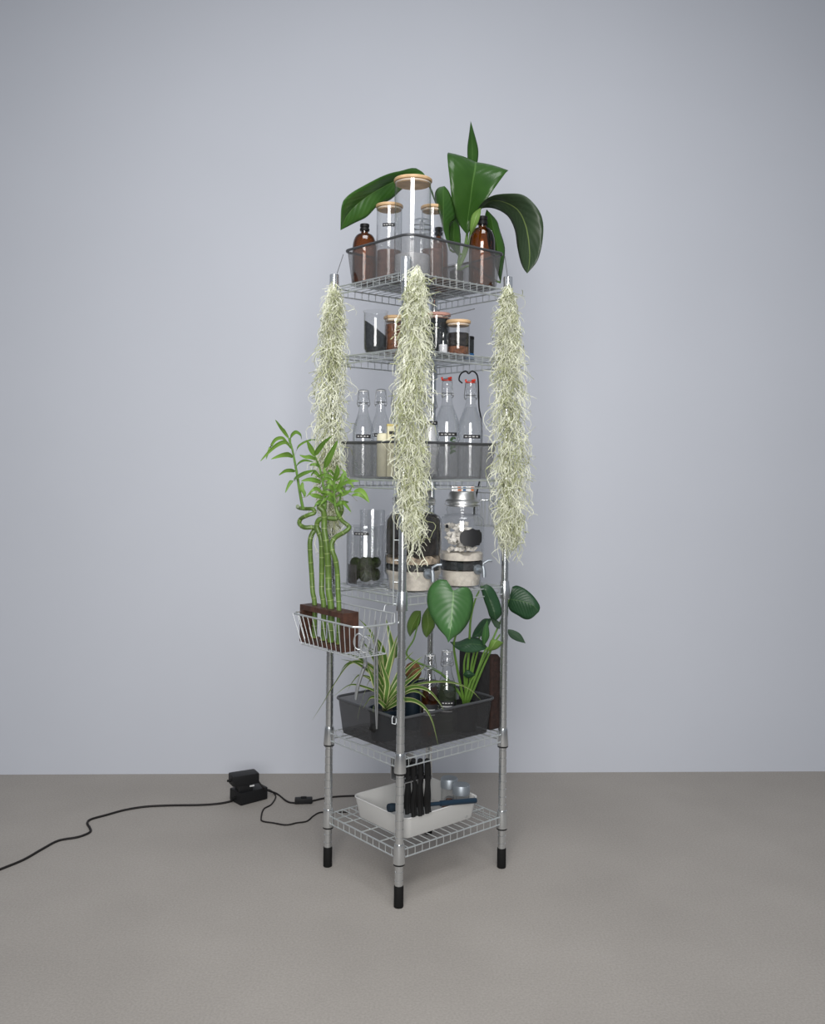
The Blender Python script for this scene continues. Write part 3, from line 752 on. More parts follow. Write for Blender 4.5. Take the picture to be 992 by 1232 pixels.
stalks = [(-0.076, [(376, 712), (375, 695), (373, 665), (373, 650), (376, 641), (381, 636), (383, 637)]),
          (-0.0255, [(387, 712), (387, 695), (387, 665), (386, 648), (383, 640), (381, 632), (384, 625), (393, 623.5), (404, 624), (409, 619), (411, 612), (408, 607), (403, 609)]),
          (0.0135, [(395.5, 712), (395, 695), (394, 670), (392, 650), (390, 638), (390, 626), (389, 615), (384, 610), (386, 606), (391, 609)]),
          (0.055, [(406.5, 712), (406, 695), (404, 676), (400, 664), (399, 654), (404, 646), (413, 641), (420, 635), (417, 631), (411, 626), (406, 617), (404, 610)])]
shoot = {}
bam_lab = ['lucky bamboo stalk whose top bends into the loose outer spiral', 'lucky bamboo stalk bending sideways into a flat curl', 'thickest straight lucky bamboo stalk in the stand', 'lucky bamboo stalk kinked outwards towards the moss ball vase']
for i, (u, path) in enumerate(stalks):
    b = stand_pt(u, 0.014); top = stand_pt(u, FH + 0.002)
    t = thing('lucky_bamboo', bam_lab[i], 'bamboo', b)
    Y0 = top.y
    rad = (0.0078, 0.0086, 0.0105, 0.0078)[i]
    pts = [b, top] + [at(px, py, Y0 + 0.004*math.sin(k*1.7)) for k, (px, py) in enumerate(path)]
    if i == 0:
        sp = [(376, 634.5), (366, 634.5), (360, 630), (362, 624), (370, 620), (378, 617), (376, 612.5), (366, 612), (359, 611), (358, 609)]
        pts += [at(px, py, Y0 + (0.018 if k % 5 in (2, 3) else -0.008)) for k, (px, py) in enumerate(sp)]
    c = catmull(pts, 5); n = len(c)
    MB().tube(c, rad, 12, radii=[rad*(1 - 0.28*max(0, (k/n - 0.35)/0.65)) for k in range(n)]).build('stalk', 'stalk_green' if i else 'stalk_green', t, off=b)
    mb = MB(); acc = 0; last = c[0]; nxt = 0.03
    for k in range(1, n-1):
        acc += (c[k]-last).length; last = c[k]
        if acc > nxt:
            nxt = acc + 0.034; d = (c[k+1]-c[k-1]).normalized()
            mb.tube([c[k]-d*0.0009, c[k]+d*0.0009], rad*(1 - 0.28*max(0, (k/n - 0.35)/0.65)) + 0.0006, 12)
    mb.build('node_ring', 'node_ring', t, off=b, kind='stuff')
    mb = MB()
    for k in range(7):
        a = 2*PI*k/7
        mb.tube([b + Vector((0, 0, 0.006)), b + Vector((0.007*math.cos(a), 0.007*math.sin(a), 0.002)), b + Vector((0.012*math.cos(a), 0.008*math.sin(a), 0.0))], 0.0012, 4)
    mb.build('roots', 'roots', t, off=b, kind='stuff')
    # test tube the stalk stands in
    shoot[i] = (t, b, Y0)
def leafset(i, stem, leaves, r=0.0028):
    t, b, Y0 = shoot[i]
    c = catmull([at(px, py, Y0 + dy) for px, py, dy in stem], 6); n = len(c)
    MB().tube(c, r, 8, radii=[r*(1.25 - 0.7*k/n) for k in range(n)]).build('shoot', 'stem_green', t, off=b)
    for wd, pts in leaves:
        P = [at(px, py, Y0 + dy) for px, py, dy in pts]
        side = (0.2, 0.35, 1.0) if abs(P[-1].x-P[0].x) > abs(P[-1].z-P[0].z) else (1.0, 0.35, 0.1)
        blade(MB(), P, wd, side, 6, lambda u: max(0.10, math.sin(PI*u**0.75)**0.75) if 0.0 < u < 1 else 0.06, 0.25).build('leaf', 'bamboo_leaf', t, off=b)
leafset(0, [(364.5, 613, 0), (361, 595, 0), (357, 570, 0.01), (353, 548, 0.01), (350, 535, 0.01), (347, 527, 0.01)], [
    (.011, [(347, 527, .01), (342, 520, 0), (336, 512, -.02), (331, 505, -.03)]), (.009, [(346, 526, .01), (341, 517, .03), (340, 521, .05)]),
    (.011, [(346, 533, .01), (339, 527, -.01), (330, 530, -.03), (323, 543, -.05), (320, 553, -.06)]),
    (.013, [(350, 540, .01), (343, 532, -.02), (332, 536, -.05), (322, 545, -.08), (313, 555, -.10)]),
    (.016, [(352, 550, .01), (346, 547, -.02), (338, 548, -.05), (326, 552.5, -.07)]),
    (.012, [(355, 567, .01), (349, 566, -.02), (342, 567, -.04), (335, 572, -.06)]),
    (.012, [(357, 578, .01), (351, 579, -.01), (347, 584, -.02), (343, 593, -.03)]),
    (.012, [(349, 535, .01), (349, 526, .02), (355, 520, .04), (361, 523, .05), (362.5, 529, .06)]),
    (.007, [(355, 548, .01), (358, 538, .03), (366, 532, .05), (376, 529, .07), (386, 530.5, .08)]),
    (.010, [(356, 562, .01), (360, 557, -.01), (367, 554, -.03), (377, 556, -.05)]),
    (.017, [(353, 577, 0), (360, 573, -.03), (368, 569, -.05), (379, 565.5, -.06)]),
    (.014, [(364, 580, 0), (363, 588, -.01), (366, 594, -.02), (366, 598, -.02)])], 0.0040)
leafset(2, [(391, 613, 0), (391, 600, 0), (388, 580, 0), (384, 562, 0), (380, 552, -.01), (378, 547, -.01)], [
    (.016, [(379, 549, -.01), (375, 542, -.02), (372, 536, -.03), (369, 530, -.04)]),
    (.020, [(379, 548, -.01), (383, 540, -.03), (389, 532, -.05), (399, 524.5, -.06)]),
    (.022, [(391, 563, -.01), (394, 553, -.03), (399, 543, -.04), (406, 529.5, -.05)]),
    (.013, [(380, 553, 0), (373, 550, -.02), (367, 550, -.03), (360, 547.5, -.04)]),
    (.010, [(384, 562, 0), (380, 559, -.02), (375, 559, -.02), (372, 560, -.03)]),
    (.015, [(386, 580, 0), (379, 578, -.02), (371, 577, -.03), (362, 579, -.04)]),
    (.014, [(389, 600, 0), (382, 597, -.02), (376, 596, -.03), (371, 593, -.03)]),
    (.012, [(389, 595, 0), (381, 588, -.02), (376, 590, -.03), (369, 597, -.03)]),
    (.010, [(388, 580, 0), (392, 572, .02), (390, 565, .03), (393, 560, .04)]),
    (.012, [(390, 590, 0), (396, 583, .02), (394, 574, .03), (390, 572, .04)]),
    (.012, [(385, 575, 0), (379, 568, .02), (376, 570, .03), (374, 573, .03)]),
    (.011, [(391, 605, 0), (385, 603, -.02), (381, 606, -.03), (377, 612, -.03)])], 0.0036)
rb = random.Random(11)
extra = []
for k in range(14):
    y = 612 - k*3.0
    dx = rb.choice((-1, 1))*rb.uniform(10, 22)
    extra.append((rb.uniform(.009, .013), [(402.5, y, 0), (402 + dx*0.5, y - rb.uniform(4, 8), rb.uniform(-.03, .03)), (402 + dx, y + rb.uniform(-6, 6), rb.uniform(-.05, .05))]))
leafset(3, [(404, 612, 0), (402, 600, 0), (402, 585, 0), (403, 570, 0), (405, 563, 0)], [
    (.017, [(402, 578, 0), (404, 572, -.02), (406, 566, -.03), (405, 559, -.04)]),
    (.013, [(404, 592, 0), (413, 583, -.02), (422, 579, -.04), (432, 579, -.05)]),
    (.015, [(425, 592, -.02), (433, 590, -.03), (439, 595, -.04), (444, 605, -.05)]),
    (.009, [(404, 598, 0), (415, 592, -.01), (425, 592, -.02)]),
    (.011, [(423, 596, -.02), (430, 595, -.03), (437, 598, -.03), (443, 604, -.04)]),
    (.011, [(404, 590, 0), (410, 580, -.01), (412, 572, -.01), (416, 567, 0)])] + extra, 0.0036)
leafset(1, [(406, 609, 0.01), (409, 600, 0.02), (410, 590, 0.02), (412, 580, 0.02)], [
    (.010, [(410, 597, .02), (416, 594, .02), (421, 590, .02), (424, 584, .02)]),
    (.010, [(410, 590, .02), (405, 584, .03), (401, 586, .03), (397, 592, .03)]),
    (.010, [(412, 581, .02), (415, 573, .02), (414, 568, .02), (410, 564, .02)]),
    (.010, [(412, 583, .02), (417, 580, .01), (422, 582, .0), (426, 588, 0)])], 0.0030)

# ------------------------------------------------------------------ peace lily in the topmost basket
root = at(549, 322, 3.155); root.z = zt
lily = thing('peace_lily', 'broad glossy green leaves of a plant rising from the topmost basket', 'plant', root)
MB().lathe([(0, 0), (0.024, 0), (0.027, 0.003), (0.031, 0.075), (0.033, 0.076), (0.033, 0.084), (0.029, 0.084), (0.027, 0.070), (0, 0.070)], 32).build('pot', 'jar_glass', lily)
MB().lathe(solid(0.023, 0.006, 0.066), 28).build('soil', 'dark_fill', lily)
def st(*rows):
    return [tuple(at(*p) for p in r) for r in rows]
def tip(p): return (p, p, p)
LV = [
 # big upright blade folding away at its top
 ('lily_leaf', st(tip((562, 283, 3.13)), ((551, 268, 3.11), (562, 268, 3.12), (569, 270, 3.12)), ((544, 245, 3.08), (565, 246, 3.11), (583, 244, 3.07)), ((541, 218, 3.06), (568, 221, 3.10), (597, 223, 3.06)), ((538.5, 196, 3.07), (571, 204, 3.11), (608, 208, 3.07)), ((538.5, 184, 3.11), (572, 195, 3.15), (611, 205, 3.11)), ((546, 189, 3.20), (573, 200, 3.24), (600, 208, 3.20)), tip((572, 212, 3.32))), 0.02),
 # pointed blade standing behind it
 ('lily_leaf', st(tip((569, 212, 3.25)), ((563, 196, 3.25), (568, 196, 3.24), (574, 196, 3.25)), ((562, 178, 3.25), (568, 178, 3.24), (575, 180, 3.25)), ((564, 162, 3.25), (567, 162, 3.24), (571, 163, 3.25)), tip((566, 146, 3.25))), 0.03),
 # leaf bowing over to the side
 ('lily_under', st(tip((570, 262, 3.10)), ((578, 246, 3.06), (579, 249, 3.08), (577, 252, 3.10)), ((591, 236, 3.02), (593, 241, 3.06), (589, 250, 3.10)), ((610, 233, 2.98), (609, 244, 3.02), (602, 254, 3.06)), ((630, 235, 2.96), (623, 253, 3.00), (612, 262, 3.04)), ((646, 250, 2.95), (631, 268, 2.98), (619, 277, 3.02)), ((653, 268, 2.95), (635, 285, 2.97), (622, 297, 3.00)), ((652, 292, 2.95), (637, 306, 2.97), (626, 315, 2.99)), ((646, 314, 2.95), (636, 320, 2.96), (630, 324, 2.97)), tip((634, 329, 2.96))), 0.02),
 # short pair beside the slim jar
 ('lily_leaf', st(tip((541, 302, 3.02)), ((530, 262, 3.04), (534, 278, 3.0), (541, 272, 3.02)), ((523.5, 245, 3.05), (533, 255, 3.0), (548, 262, 3.03)), ((523, 233, 3.06), (533, 240, 3.01), (545, 245, 3.04)), ((527, 226, 3.07), (533, 230, 3.03), (540, 231, 3.05)), tip((534.5, 224, 3.06))), 0.04),
 ('lily_leaf', st(tip((551, 308, 3.12)), ((537, 290, 3.12), (546, 290, 3.10), (554, 292, 3.12)), ((537, 276, 3.12), (546, 275, 3.10), (553, 276, 3.12)), ((541, 264, 3.13), (546, 263, 3.11), (551, 263, 3.13)), tip((547, 256, 3.13))), 0.02),
 # leaf behind the large amber bottle
 ('lily_leaf', st(tip((602, 340, 3.13)), ((596, 322, 3.14), (601, 322, 3.12), (605.5, 318, 3.14)), ((588, 300, 3.14), (598, 298, 3.12), (607, 298, 3.14)), ((585, 278, 3.14), (593, 274, 3.12), (601, 277, 3.14)), ((583, 262, 3.14), (590, 261, 3.13), (597, 265, 3.14)), tip((585, 252, 3.14))), 0.02),
 # pale flank in front of that bottle's shoulder
 ('phil_pale', st(tip((566, 283, 3.0)), ((565, 272, 3.0), (569, 272, 2.99), (574, 270, 3.0)), ((568, 258, 3.02), (573, 259, 3.01), (578, 257, 3.02)), tip((578, 250, 3.06))), 0.0),
 # long leaf reaching out over the small amber bottle
 ('lily_leaf', st(tip((524, 246, 3.22)), ((505, 205, 3.20), (511, 211, 3.20), (516, 224, 3.20)), ((480, 206, 3.14), (486, 213, 3.16), (490, 224, 3.16)), ((462, 211, 3.08), (466, 222, 3.12), (470, 240, 3.12)), ((440, 222, 3.02), (445, 234, 3.06), (455, 247, 3.07)), ((420, 234, 2.97), (428, 247, 3.02), (441, 261, 3.03)), ((411, 247, 2.95), (417, 260, 2.98), (427, 268, 3.0)), tip((409.5, 277, 2.95))), 0.03),
]
for m, s, cup in LV: leaf(MB(), s, 5, 8, cup).build('leaf', m, lily, off=root, solid=0.0008)
stems = [[(560, 300), (562, 275)], [(558, 300), (566, 250), (569, 215)], [(562, 300), (569, 262), (579, 249)], [(552, 305), (545, 303), (541, 300)], [(556, 308), (551, 306)], [(566, 320), (590, 335), (602, 340)], [(552, 300), (535, 262), (524, 246)]]
for s in stems:
    c = [root + Vector((0, 0, 0.06))] + [at(px, py, 3.15) for px, py in s]
    MB().tube(catmull(c, 5), 0.0035, 7).build('stem', 'stem_green', lily, off=root)

# ------------------------------------------------------------------ philodendron in the lower basket
z5 = TOPZ[1] + 0.005
root = at(559, 850, 3.09); root.z = z5
ph = thing('heart_leaf_plant', 'broad heart-shaped green leaves on upright stems beside the dark slab', 'plant', root)
MB().lathe([(0, 0), (0.034, 0), (0.038, 0.003), (0.042, 0.080), (0.045, 0.082), (0.045, 0.090), (0.041, 0.090), (0.038, 0.074), (0, 0.074)], 32).build('pot', 'black_plastic', ph)
MB().lathe([(0, 0.0745), (0.037, 0.0745), (0.030, 0.079), (0, 0.081)], 24).build('soil', 'soil', ph)
PV = [
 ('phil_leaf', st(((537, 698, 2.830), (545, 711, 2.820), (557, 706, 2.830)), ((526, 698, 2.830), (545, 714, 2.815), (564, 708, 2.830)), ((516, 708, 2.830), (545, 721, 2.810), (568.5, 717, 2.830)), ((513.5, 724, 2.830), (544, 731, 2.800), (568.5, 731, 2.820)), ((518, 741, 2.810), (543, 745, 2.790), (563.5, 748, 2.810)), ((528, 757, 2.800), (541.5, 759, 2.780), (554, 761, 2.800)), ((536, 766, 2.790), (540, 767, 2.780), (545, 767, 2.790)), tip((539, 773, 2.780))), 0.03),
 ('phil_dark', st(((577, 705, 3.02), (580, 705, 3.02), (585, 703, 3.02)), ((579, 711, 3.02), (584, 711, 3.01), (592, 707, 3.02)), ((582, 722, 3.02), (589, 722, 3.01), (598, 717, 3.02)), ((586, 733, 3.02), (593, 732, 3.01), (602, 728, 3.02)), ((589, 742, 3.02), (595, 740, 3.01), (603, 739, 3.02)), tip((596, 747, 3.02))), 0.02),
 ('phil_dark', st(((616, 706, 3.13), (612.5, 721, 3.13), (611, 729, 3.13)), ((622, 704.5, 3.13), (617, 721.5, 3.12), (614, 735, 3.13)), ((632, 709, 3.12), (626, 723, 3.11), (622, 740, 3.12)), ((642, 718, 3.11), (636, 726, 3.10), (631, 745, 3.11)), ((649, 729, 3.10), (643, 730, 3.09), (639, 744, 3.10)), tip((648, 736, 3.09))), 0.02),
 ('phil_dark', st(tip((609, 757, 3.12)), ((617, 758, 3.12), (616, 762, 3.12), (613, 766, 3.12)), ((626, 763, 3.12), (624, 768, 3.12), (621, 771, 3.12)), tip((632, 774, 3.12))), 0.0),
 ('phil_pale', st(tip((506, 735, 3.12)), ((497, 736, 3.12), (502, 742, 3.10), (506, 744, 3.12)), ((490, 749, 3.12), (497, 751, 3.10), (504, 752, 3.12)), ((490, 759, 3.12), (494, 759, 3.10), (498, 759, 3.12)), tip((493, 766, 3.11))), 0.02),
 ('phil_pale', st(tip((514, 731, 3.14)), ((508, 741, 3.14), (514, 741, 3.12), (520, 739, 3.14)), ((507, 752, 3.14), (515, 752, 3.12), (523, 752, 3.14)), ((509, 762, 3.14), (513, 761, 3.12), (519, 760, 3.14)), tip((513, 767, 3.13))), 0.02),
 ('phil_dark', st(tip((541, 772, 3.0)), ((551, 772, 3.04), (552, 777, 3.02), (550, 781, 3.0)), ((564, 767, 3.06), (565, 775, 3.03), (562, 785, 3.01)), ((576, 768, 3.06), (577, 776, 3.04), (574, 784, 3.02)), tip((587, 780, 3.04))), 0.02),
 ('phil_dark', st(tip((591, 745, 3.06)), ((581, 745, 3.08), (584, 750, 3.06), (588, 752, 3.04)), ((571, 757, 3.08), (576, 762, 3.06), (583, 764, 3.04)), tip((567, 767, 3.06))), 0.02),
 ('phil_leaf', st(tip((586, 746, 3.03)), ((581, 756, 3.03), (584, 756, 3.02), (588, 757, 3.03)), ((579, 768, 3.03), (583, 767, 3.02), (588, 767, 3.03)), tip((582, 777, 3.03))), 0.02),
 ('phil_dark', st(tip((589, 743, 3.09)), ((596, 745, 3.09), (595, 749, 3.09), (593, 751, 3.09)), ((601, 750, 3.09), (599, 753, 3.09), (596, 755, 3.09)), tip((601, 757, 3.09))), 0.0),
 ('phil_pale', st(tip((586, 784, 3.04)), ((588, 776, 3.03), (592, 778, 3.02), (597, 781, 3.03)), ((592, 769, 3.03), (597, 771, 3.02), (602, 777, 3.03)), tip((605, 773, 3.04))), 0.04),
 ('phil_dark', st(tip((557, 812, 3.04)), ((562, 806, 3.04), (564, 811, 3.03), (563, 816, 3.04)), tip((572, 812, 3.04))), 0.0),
]
for m, s, cup in PV: leaf(MB(), s, 5, 8, cup).build('leaf', m, ph, off=root, solid=0.0008)
PS = [[(556, 835, 3.08), (549, 800, 3.04), (546, 772, 3.0), (556, 742, 2.95), (545, 711, 2.82)], [(560, 835, 3.08), (564, 780, 3.06), (566, 745, 3.04), (572, 720, 3.03), (580, 705, 3.02)], [(564, 835, 3.09), (578, 800, 3.10), (590, 775, 3.11), (604, 742, 3.13), (612.5, 721, 3.13)],
      [(566, 838, 3.09), (582, 800, 3.10), (598, 768, 3.11), (609, 757, 3.12)], [(555, 838, 3.09), (530, 810, 3.10), (490, 790, 3.11), (498, 768, 3.11), (505, 740, 3.11)], [(560, 838, 3.08), (558, 800, 3.05), (562, 782, 3.04)], [(562, 838, 3.08), (570, 800, 3.07), (577, 775, 3.05)], [(563, 838, 3.07), (575, 805, 3.05), (583, 783, 3.04), (590, 778, 3.03)], [(564, 838, 3.08), (567, 800, 3.07), (575, 770, 3.07), (589, 744, 3.08)], [(560, 838, 3.06), (566, 820, 3.05), (572, 812, 3.04)]]
for k, s in enumerate(PS):
    c = catmull([root + Vector((0, 0, 0.07))] + [at(*p) for p in s], 5)
    MB().tube(c, 0.004, 8, radii=[0.0055 - 0.0035*i/len(c) for i in range(len(c))]).build('stem', 'stem_green', ph, off=root)

# ------------------------------------------------------------------ spider plant
root = at(462, 862, 2.985); root.z = z5
sp = thing('spider_plant', 'arching cream-edged striped leaves spilling out of the dark basket', 'plant', root)
MB().lathe([(0, 0), (0.036, 0), (0.040, 0.003), (0.047, 0.086), (0.051, 0.088), (0.051, 0.097), (0.046, 0.097), (0.043, 0.080), (0, 0.080)], 32).build('pot', 'blue_pot', sp)
MB().lathe([(0, 0.0805), (0.042, 0.0805), (0.030, 0.087), (0, 0.089)], 24).build('soil', 'soil', sp)
SPL = [
 (.013, [(455, 812, 2.94), (440, 798, 2.92), (420, 798, 2.90), (400, 825, 2.88), (388, 846, 2.87), (375, 867, 2.86)]),
 (.016, [(456, 815, 2.94), (440, 797, 2.93), (425, 788, 2.92), (402, 785, 2.90)]),
 (.016, [(456, 820, 2.94), (445, 808, 2.92), (428, 797, 2.90), (410, 793, 2.88)]),
 (.012, [(455, 810, 2.95), (435, 796, 2.95), (415, 800, 2.95), (404, 824, 2.95)]),
 (.009, [(455, 835, 2.94), (438, 826, 2.91), (420, 824, 2.88), (401, 838, 2.86)]),
 (.008, [(457, 830, 2.93), (446, 818, 2.90), (440, 828, 2.86), (432, 855, 2.83), (430, 868, 2.82)]),
 (.007, [(456, 828, 2.95), (435, 812, 2.97), (424, 820, 2.98), (417, 833, 2.99)]),
 (.014, [(460, 810, 2.94), (454, 782, 2.93), (446, 760, 2.92), (432, 745, 2.91)]),
 (.022, [(466, 810, 2.96), (472, 785, 2.96), (469, 765, 2.97), (464, 744, 2.98)]),
 (.018, [(464, 810, 2.95), (463, 790, 2.94), (458, 775, 2.93), (447, 762, 2.92)]),
 (.016, [(462, 812, 2.97), (458, 785, 2.98), (450, 768, 2.99), (440, 764, 3.0)]),
 (.019, [(463, 825, 2.92), (468, 800, 2.91), (472, 785, 2.91), (476, 770, 2.91)]),
 (.016, [(461, 825, 2.92), (453, 808, 2.90), (444, 800, 2.89), (434, 796, 2.88)]),
 (.018, [(460, 838, 2.91), (452, 825, 2.89), (447, 812, 2.88), (441, 800, 2.87)]),
 (.017, [(464, 840, 2.91), (466, 822, 2.90), (461, 805, 2.89), (456, 790, 2.88)]),
 (.014, [(470, 835, 2.93), (482, 815, 2.93), (493, 802, 2.93), (508, 790, 2.93)]),
 (.013, [(470, 838, 2.94), (485, 820, 2.95), (497, 806, 2.96), (510, 802, 2.97)]),
 (.012, [(470, 840, 2.93), (488, 822, 2.92), (500, 812, 2.91), (512, 800, 2.90)]),
 (.011, [(470, 842, 2.95), (485, 832, 2.97), (500, 818, 2.98), (512, 816, 2.99)]),
 (.014, [(470, 848, 2.90), (482, 834, 2.87), (497, 826, 2.84), (515, 830, 2.81), (528, 844, 2.79), (534, 855, 2.78)]),
 (.015, [(470, 850, 2.89), (485, 842, 2.84), (500, 843, 2.80), (513, 853, 2.77), (521, 870, 2.75), (527, 897, 2.74)]),
 (.009, [(470, 840, 2.92), (490, 826, 2.90), (520, 820, 2.89), (545, 821, 2.89), (565, 829, 2.89), (578, 842, 2.89)]),
 (.014, [(463, 850, 2.90), (455, 843, 2.88), (450, 848, 2.86), (449, 858, 2.85)]),
 (.015, [(458, 812, 2.96), (452, 796, 2.95), (443, 780, 2.94), (436, 772, 2.93)]),
 (.016, [(462, 818, 2.95), (459, 800, 2.94), (452, 786, 2.93), (444, 778, 2.92)]),
 (.015, [(465, 815, 2.94), (470, 795, 2.93), (473, 780, 2.93), (479, 762, 2.93)]),
 (.014, [(460, 830, 2.92), (450, 818, 2.90), (438, 812, 2.88), (424, 812, 2.87)]),
 (.013, [(470, 845, 2.92), (490, 832, 2.90), (503, 832, 2.89), (512, 840, 2.88)]),
 (.012, [(469, 832, 2.95), (478, 812, 2.96), (486, 796, 2.97), (497, 784, 2.98)]),
 (.013, [(467, 800, 2.97), (476, 790, 2.98), (478, 775, 2.99), (484, 764, 3.0)]),
 (.013, [(462, 842, 2.93), (447, 838, 2.91), (440, 846, 2.9), (436, 853, 2.89)]),
]
for wd, pts in SPL:
    P = [root + Vector((0, 0, 0.085))] + [at(*p) for p in pts]
    dx, dz = P[-1].x - P[0].x, P[-1].z - P[0].z
    side = (1, -0.3, 0.15) if abs(dz) > abs(dx)*1.3 and dz > 0 else (0.25, -0.6, 0.9)
    blade(MB(), P, wd, side, 6, lambda u: max(0.05, min(1, 0.45 + u*1.6) * (1 - max(0, (u-0.45)/0.55)**1.8)), 0.28).build('leaf', 'spider_leaf', sp, off=root)

# bottles in the lower basket
swing_bottle('clear swing-top bottle with rusty liquid and a dark label in the dark basket', 516.5, 850, 3.0, z5, 0.031, 0.268, 0.100, 0.61, liquid='brown_water', turn=0.2)
swing_bottle('clear swing-top bottle with cloudy green liquid and a dark label in the dark basket', 537, 850, 3.045, z5, 0.032, 0.272, 0.100, 0.62, liquid='green_water', turn=0.1)
# big printed bands on those two
for o in [o for o in col.objects if o.get('category') == 'bottle' and 'dark label' in o['label']]:
    arc_strip(0.032, TOCAM-0.75, TOCAM+0.75, 0.070, 0.112, 12, 0.0008).build('wrap_label', 'label_black', o, smooth=False)
    for zz in (0.078, 0.086, 0.094):
        arc_strip(0.032, TOCAM-0.6, TOCAM+0.5, zz, zz+0.003, 8, 0.0018).build('printed_line', 'label_white', o, smooth=False)
# curled rusty leaf and dark bottle behind the front post
r0 = at(496, 850, 3.10); r0.z = z5
t = thing('green_bottle', 'dark teal bottle topped by an amber bulb behind the striped leaves', 'bottle', r0)
MB().lathe([(0, 0), (0.026, 0), (0.028, 0.003), (0.028, 0.11), (0.020, 0.135), (0.020, 0.165), (0, 0.165)], 28).build('body', 'blue_pot', t)
MB().lathe([(0, 0.166), (0.020, 0.166), (0.028, 0.180), (0.028, 0.195), (0.020, 0.210), (0.008, 0.217), (0, 0.218)], 28).build('bulb', 'rust_leaf', t)
# dark slab leaning behind the basket
t = thing('leather_case', 'dark case with rounded rusty brown side standing behind the heart-leaved plant', 'case', W(0.441, 0.118, TOPZ[1]), ANG - PI/2)
def case():
    prof = [(-0.022, 0.0), (0.020, 0.0), (0.022, 0.10), (0.022, 0.20), (0.016, 0.232), (0.002, 0.246), (-0.016, 0.248), (-0.022, 0.240)]
    mb = MB(); rings = []
    for x in (-0.075, 0.075): rings.append([Vector((x, y, z)) for y, z in prof])
    return mb.loft(rings, True, True)
case().build('body', 'leather', t, smooth=False, bevel=0.002)
# the rounded side panel faces the right post
mb = MB(); mb.loft([[Vector((x, y, z)) for y, z in [(-0.024, 0.004), (0.022, 0.004), (0.0245, 0.10), (0.0245, 0.20), (0.018, 0.234), (0.003, 0.249), (-0.017, 0.251), (-0.024, 0.242)]] for x in (0.072, 0.083)], True, True)
mb.build('side_panel', 'rust_edge', t, smooth=False, bevel=0.002)
# scissors hanging from the bamboo basket
o0 = at(438, 790, 2.83)
t = thing('scissors', 'steel scissors with a round finger loop leaning down into the dark basket', 'scissors', o0)
def sp_(l, Y): return [at(px, py, Y) for px, py in l]
for k, (cx_, cy_) in enumerate(((431.5, 772), (439, 776))):
    Yk = 2.83 + 0.03*k
    ringp = [at(cx_ + 6.2*math.cos(a), cy_ + 9.5*math.sin(a), Yk) for a in [2*PI*i/20 for i in range(20)]]
    MB().tube(ringp, 0.0024, 8, closed=True).build('finger_loop', 'steel', t, off=o0)
for k, l in enumerate(([(430, 781.5), (434, 789), (440, 797), (437, 806), (431, 825), (428, 842)], [(438, 786), (440, 792), (439, 800), (434, 812), (429, 828), (427.5, 841)])):
    c = catmull(sp_(l, 2.845 + 0.004*k), 4); n = len(c)
    MB().tube(c, 0.004, 6, radii=[(0.0028 if i < n*0.3 else 0.0065*(1 - 0.55*(i/n-0.3)/0.7)) for i in range(n)]).build('blade', 'steel', t, off=o0)
MB().tube([at(437, 803, 2.838), at(437, 803, 2.846)], 0.004, 10).build('pivot', 'black_plastic', t, off=o0)
# long tweezers against the outside of the basket
b = at(453, 877, 2.845); tp = at(451.5, 746, 2.835)
t = thing('long_tweezers', 'long straight steel tweezers resting point down against the dark basket', 'tweezers', b)
for s in (-1, 1):
    c = [tp, tp.lerp(b, .25) + Vector((s*0.0030, 0, 0)), tp.lerp(b, .6) + Vector((s*0.0038, 0, 0)), b + Vector((s*0.001, 0, 0))]
    MB().tube(catmull(c, 5), 0.003, 6, radii=[0.0012 + 0.0022*math.sin(PI*min(1, i/15*0.9+0.05)) for i in range(16)]).build('arm', 'steel', t, off=b)
q = at(449, 876, 2.86)
t = thing('suction_cup', 'small round black suction cup on the side of the dark basket', 'suction cup', q, ANG)
MB().lathe([(0, 0), (0.013, 0), (0.014, 0.002), (0.010, 0.006), (0.005, 0.008), (0.005, 0.013), (0, 0.014)], 24).build('cup', 'black_rubber', t).rotation_euler = (0, -PI/2, 0)
# small wire clip on the basket rim
q = at(474, 866, 2.80)
tag(MB().tube([q + Vector(p) for p in ((-0.003, 0, 0.012), (-0.006, -0.002, 0.006), (-0.006, -0.004, -0.010), (0.004, -0.004, -0.012), (0.006, -0.002, -0.006), (0.006, 0.002, 0.004))], 0.0016, 6).build('wire_clip', 'wire_dull'), 'tiny bent wire clip on the basket rim by the front post', 'clip')

# ------------------------------------------------------------------ lowest tier
z6 = TOPZ[0]
TW, TD, TH = 0.315, 0.270, 0.066
t = thing('plastic_tray', 'open white plastic tray on the lowest tier', 'tray', W(0.203, 0.162, z6 + 0.0005), ANG)
MB().loft([rrect(TW-0.030, TD-0.030, 0.018, 0.0), rrect(TW-0.024, TD-0.024, 0.022, 0.004), rrect(TW, TD, 0.028, TH), rrect(TW-0.004, TD-0.004, 0.026, TH+0.001), rrect(TW-0.008, TD-0.008, 0.024, TH), rrect(TW-0.030, TD-0.030, 0.018, 0.005)], True, True).build('shell', 'white_plastic', t, auto=0.6)
MB().tube(rrect(TW, TD, 0.028, TH, 5), 0.0024, 8, closed=True).build('rim', 'white_plastic', t)
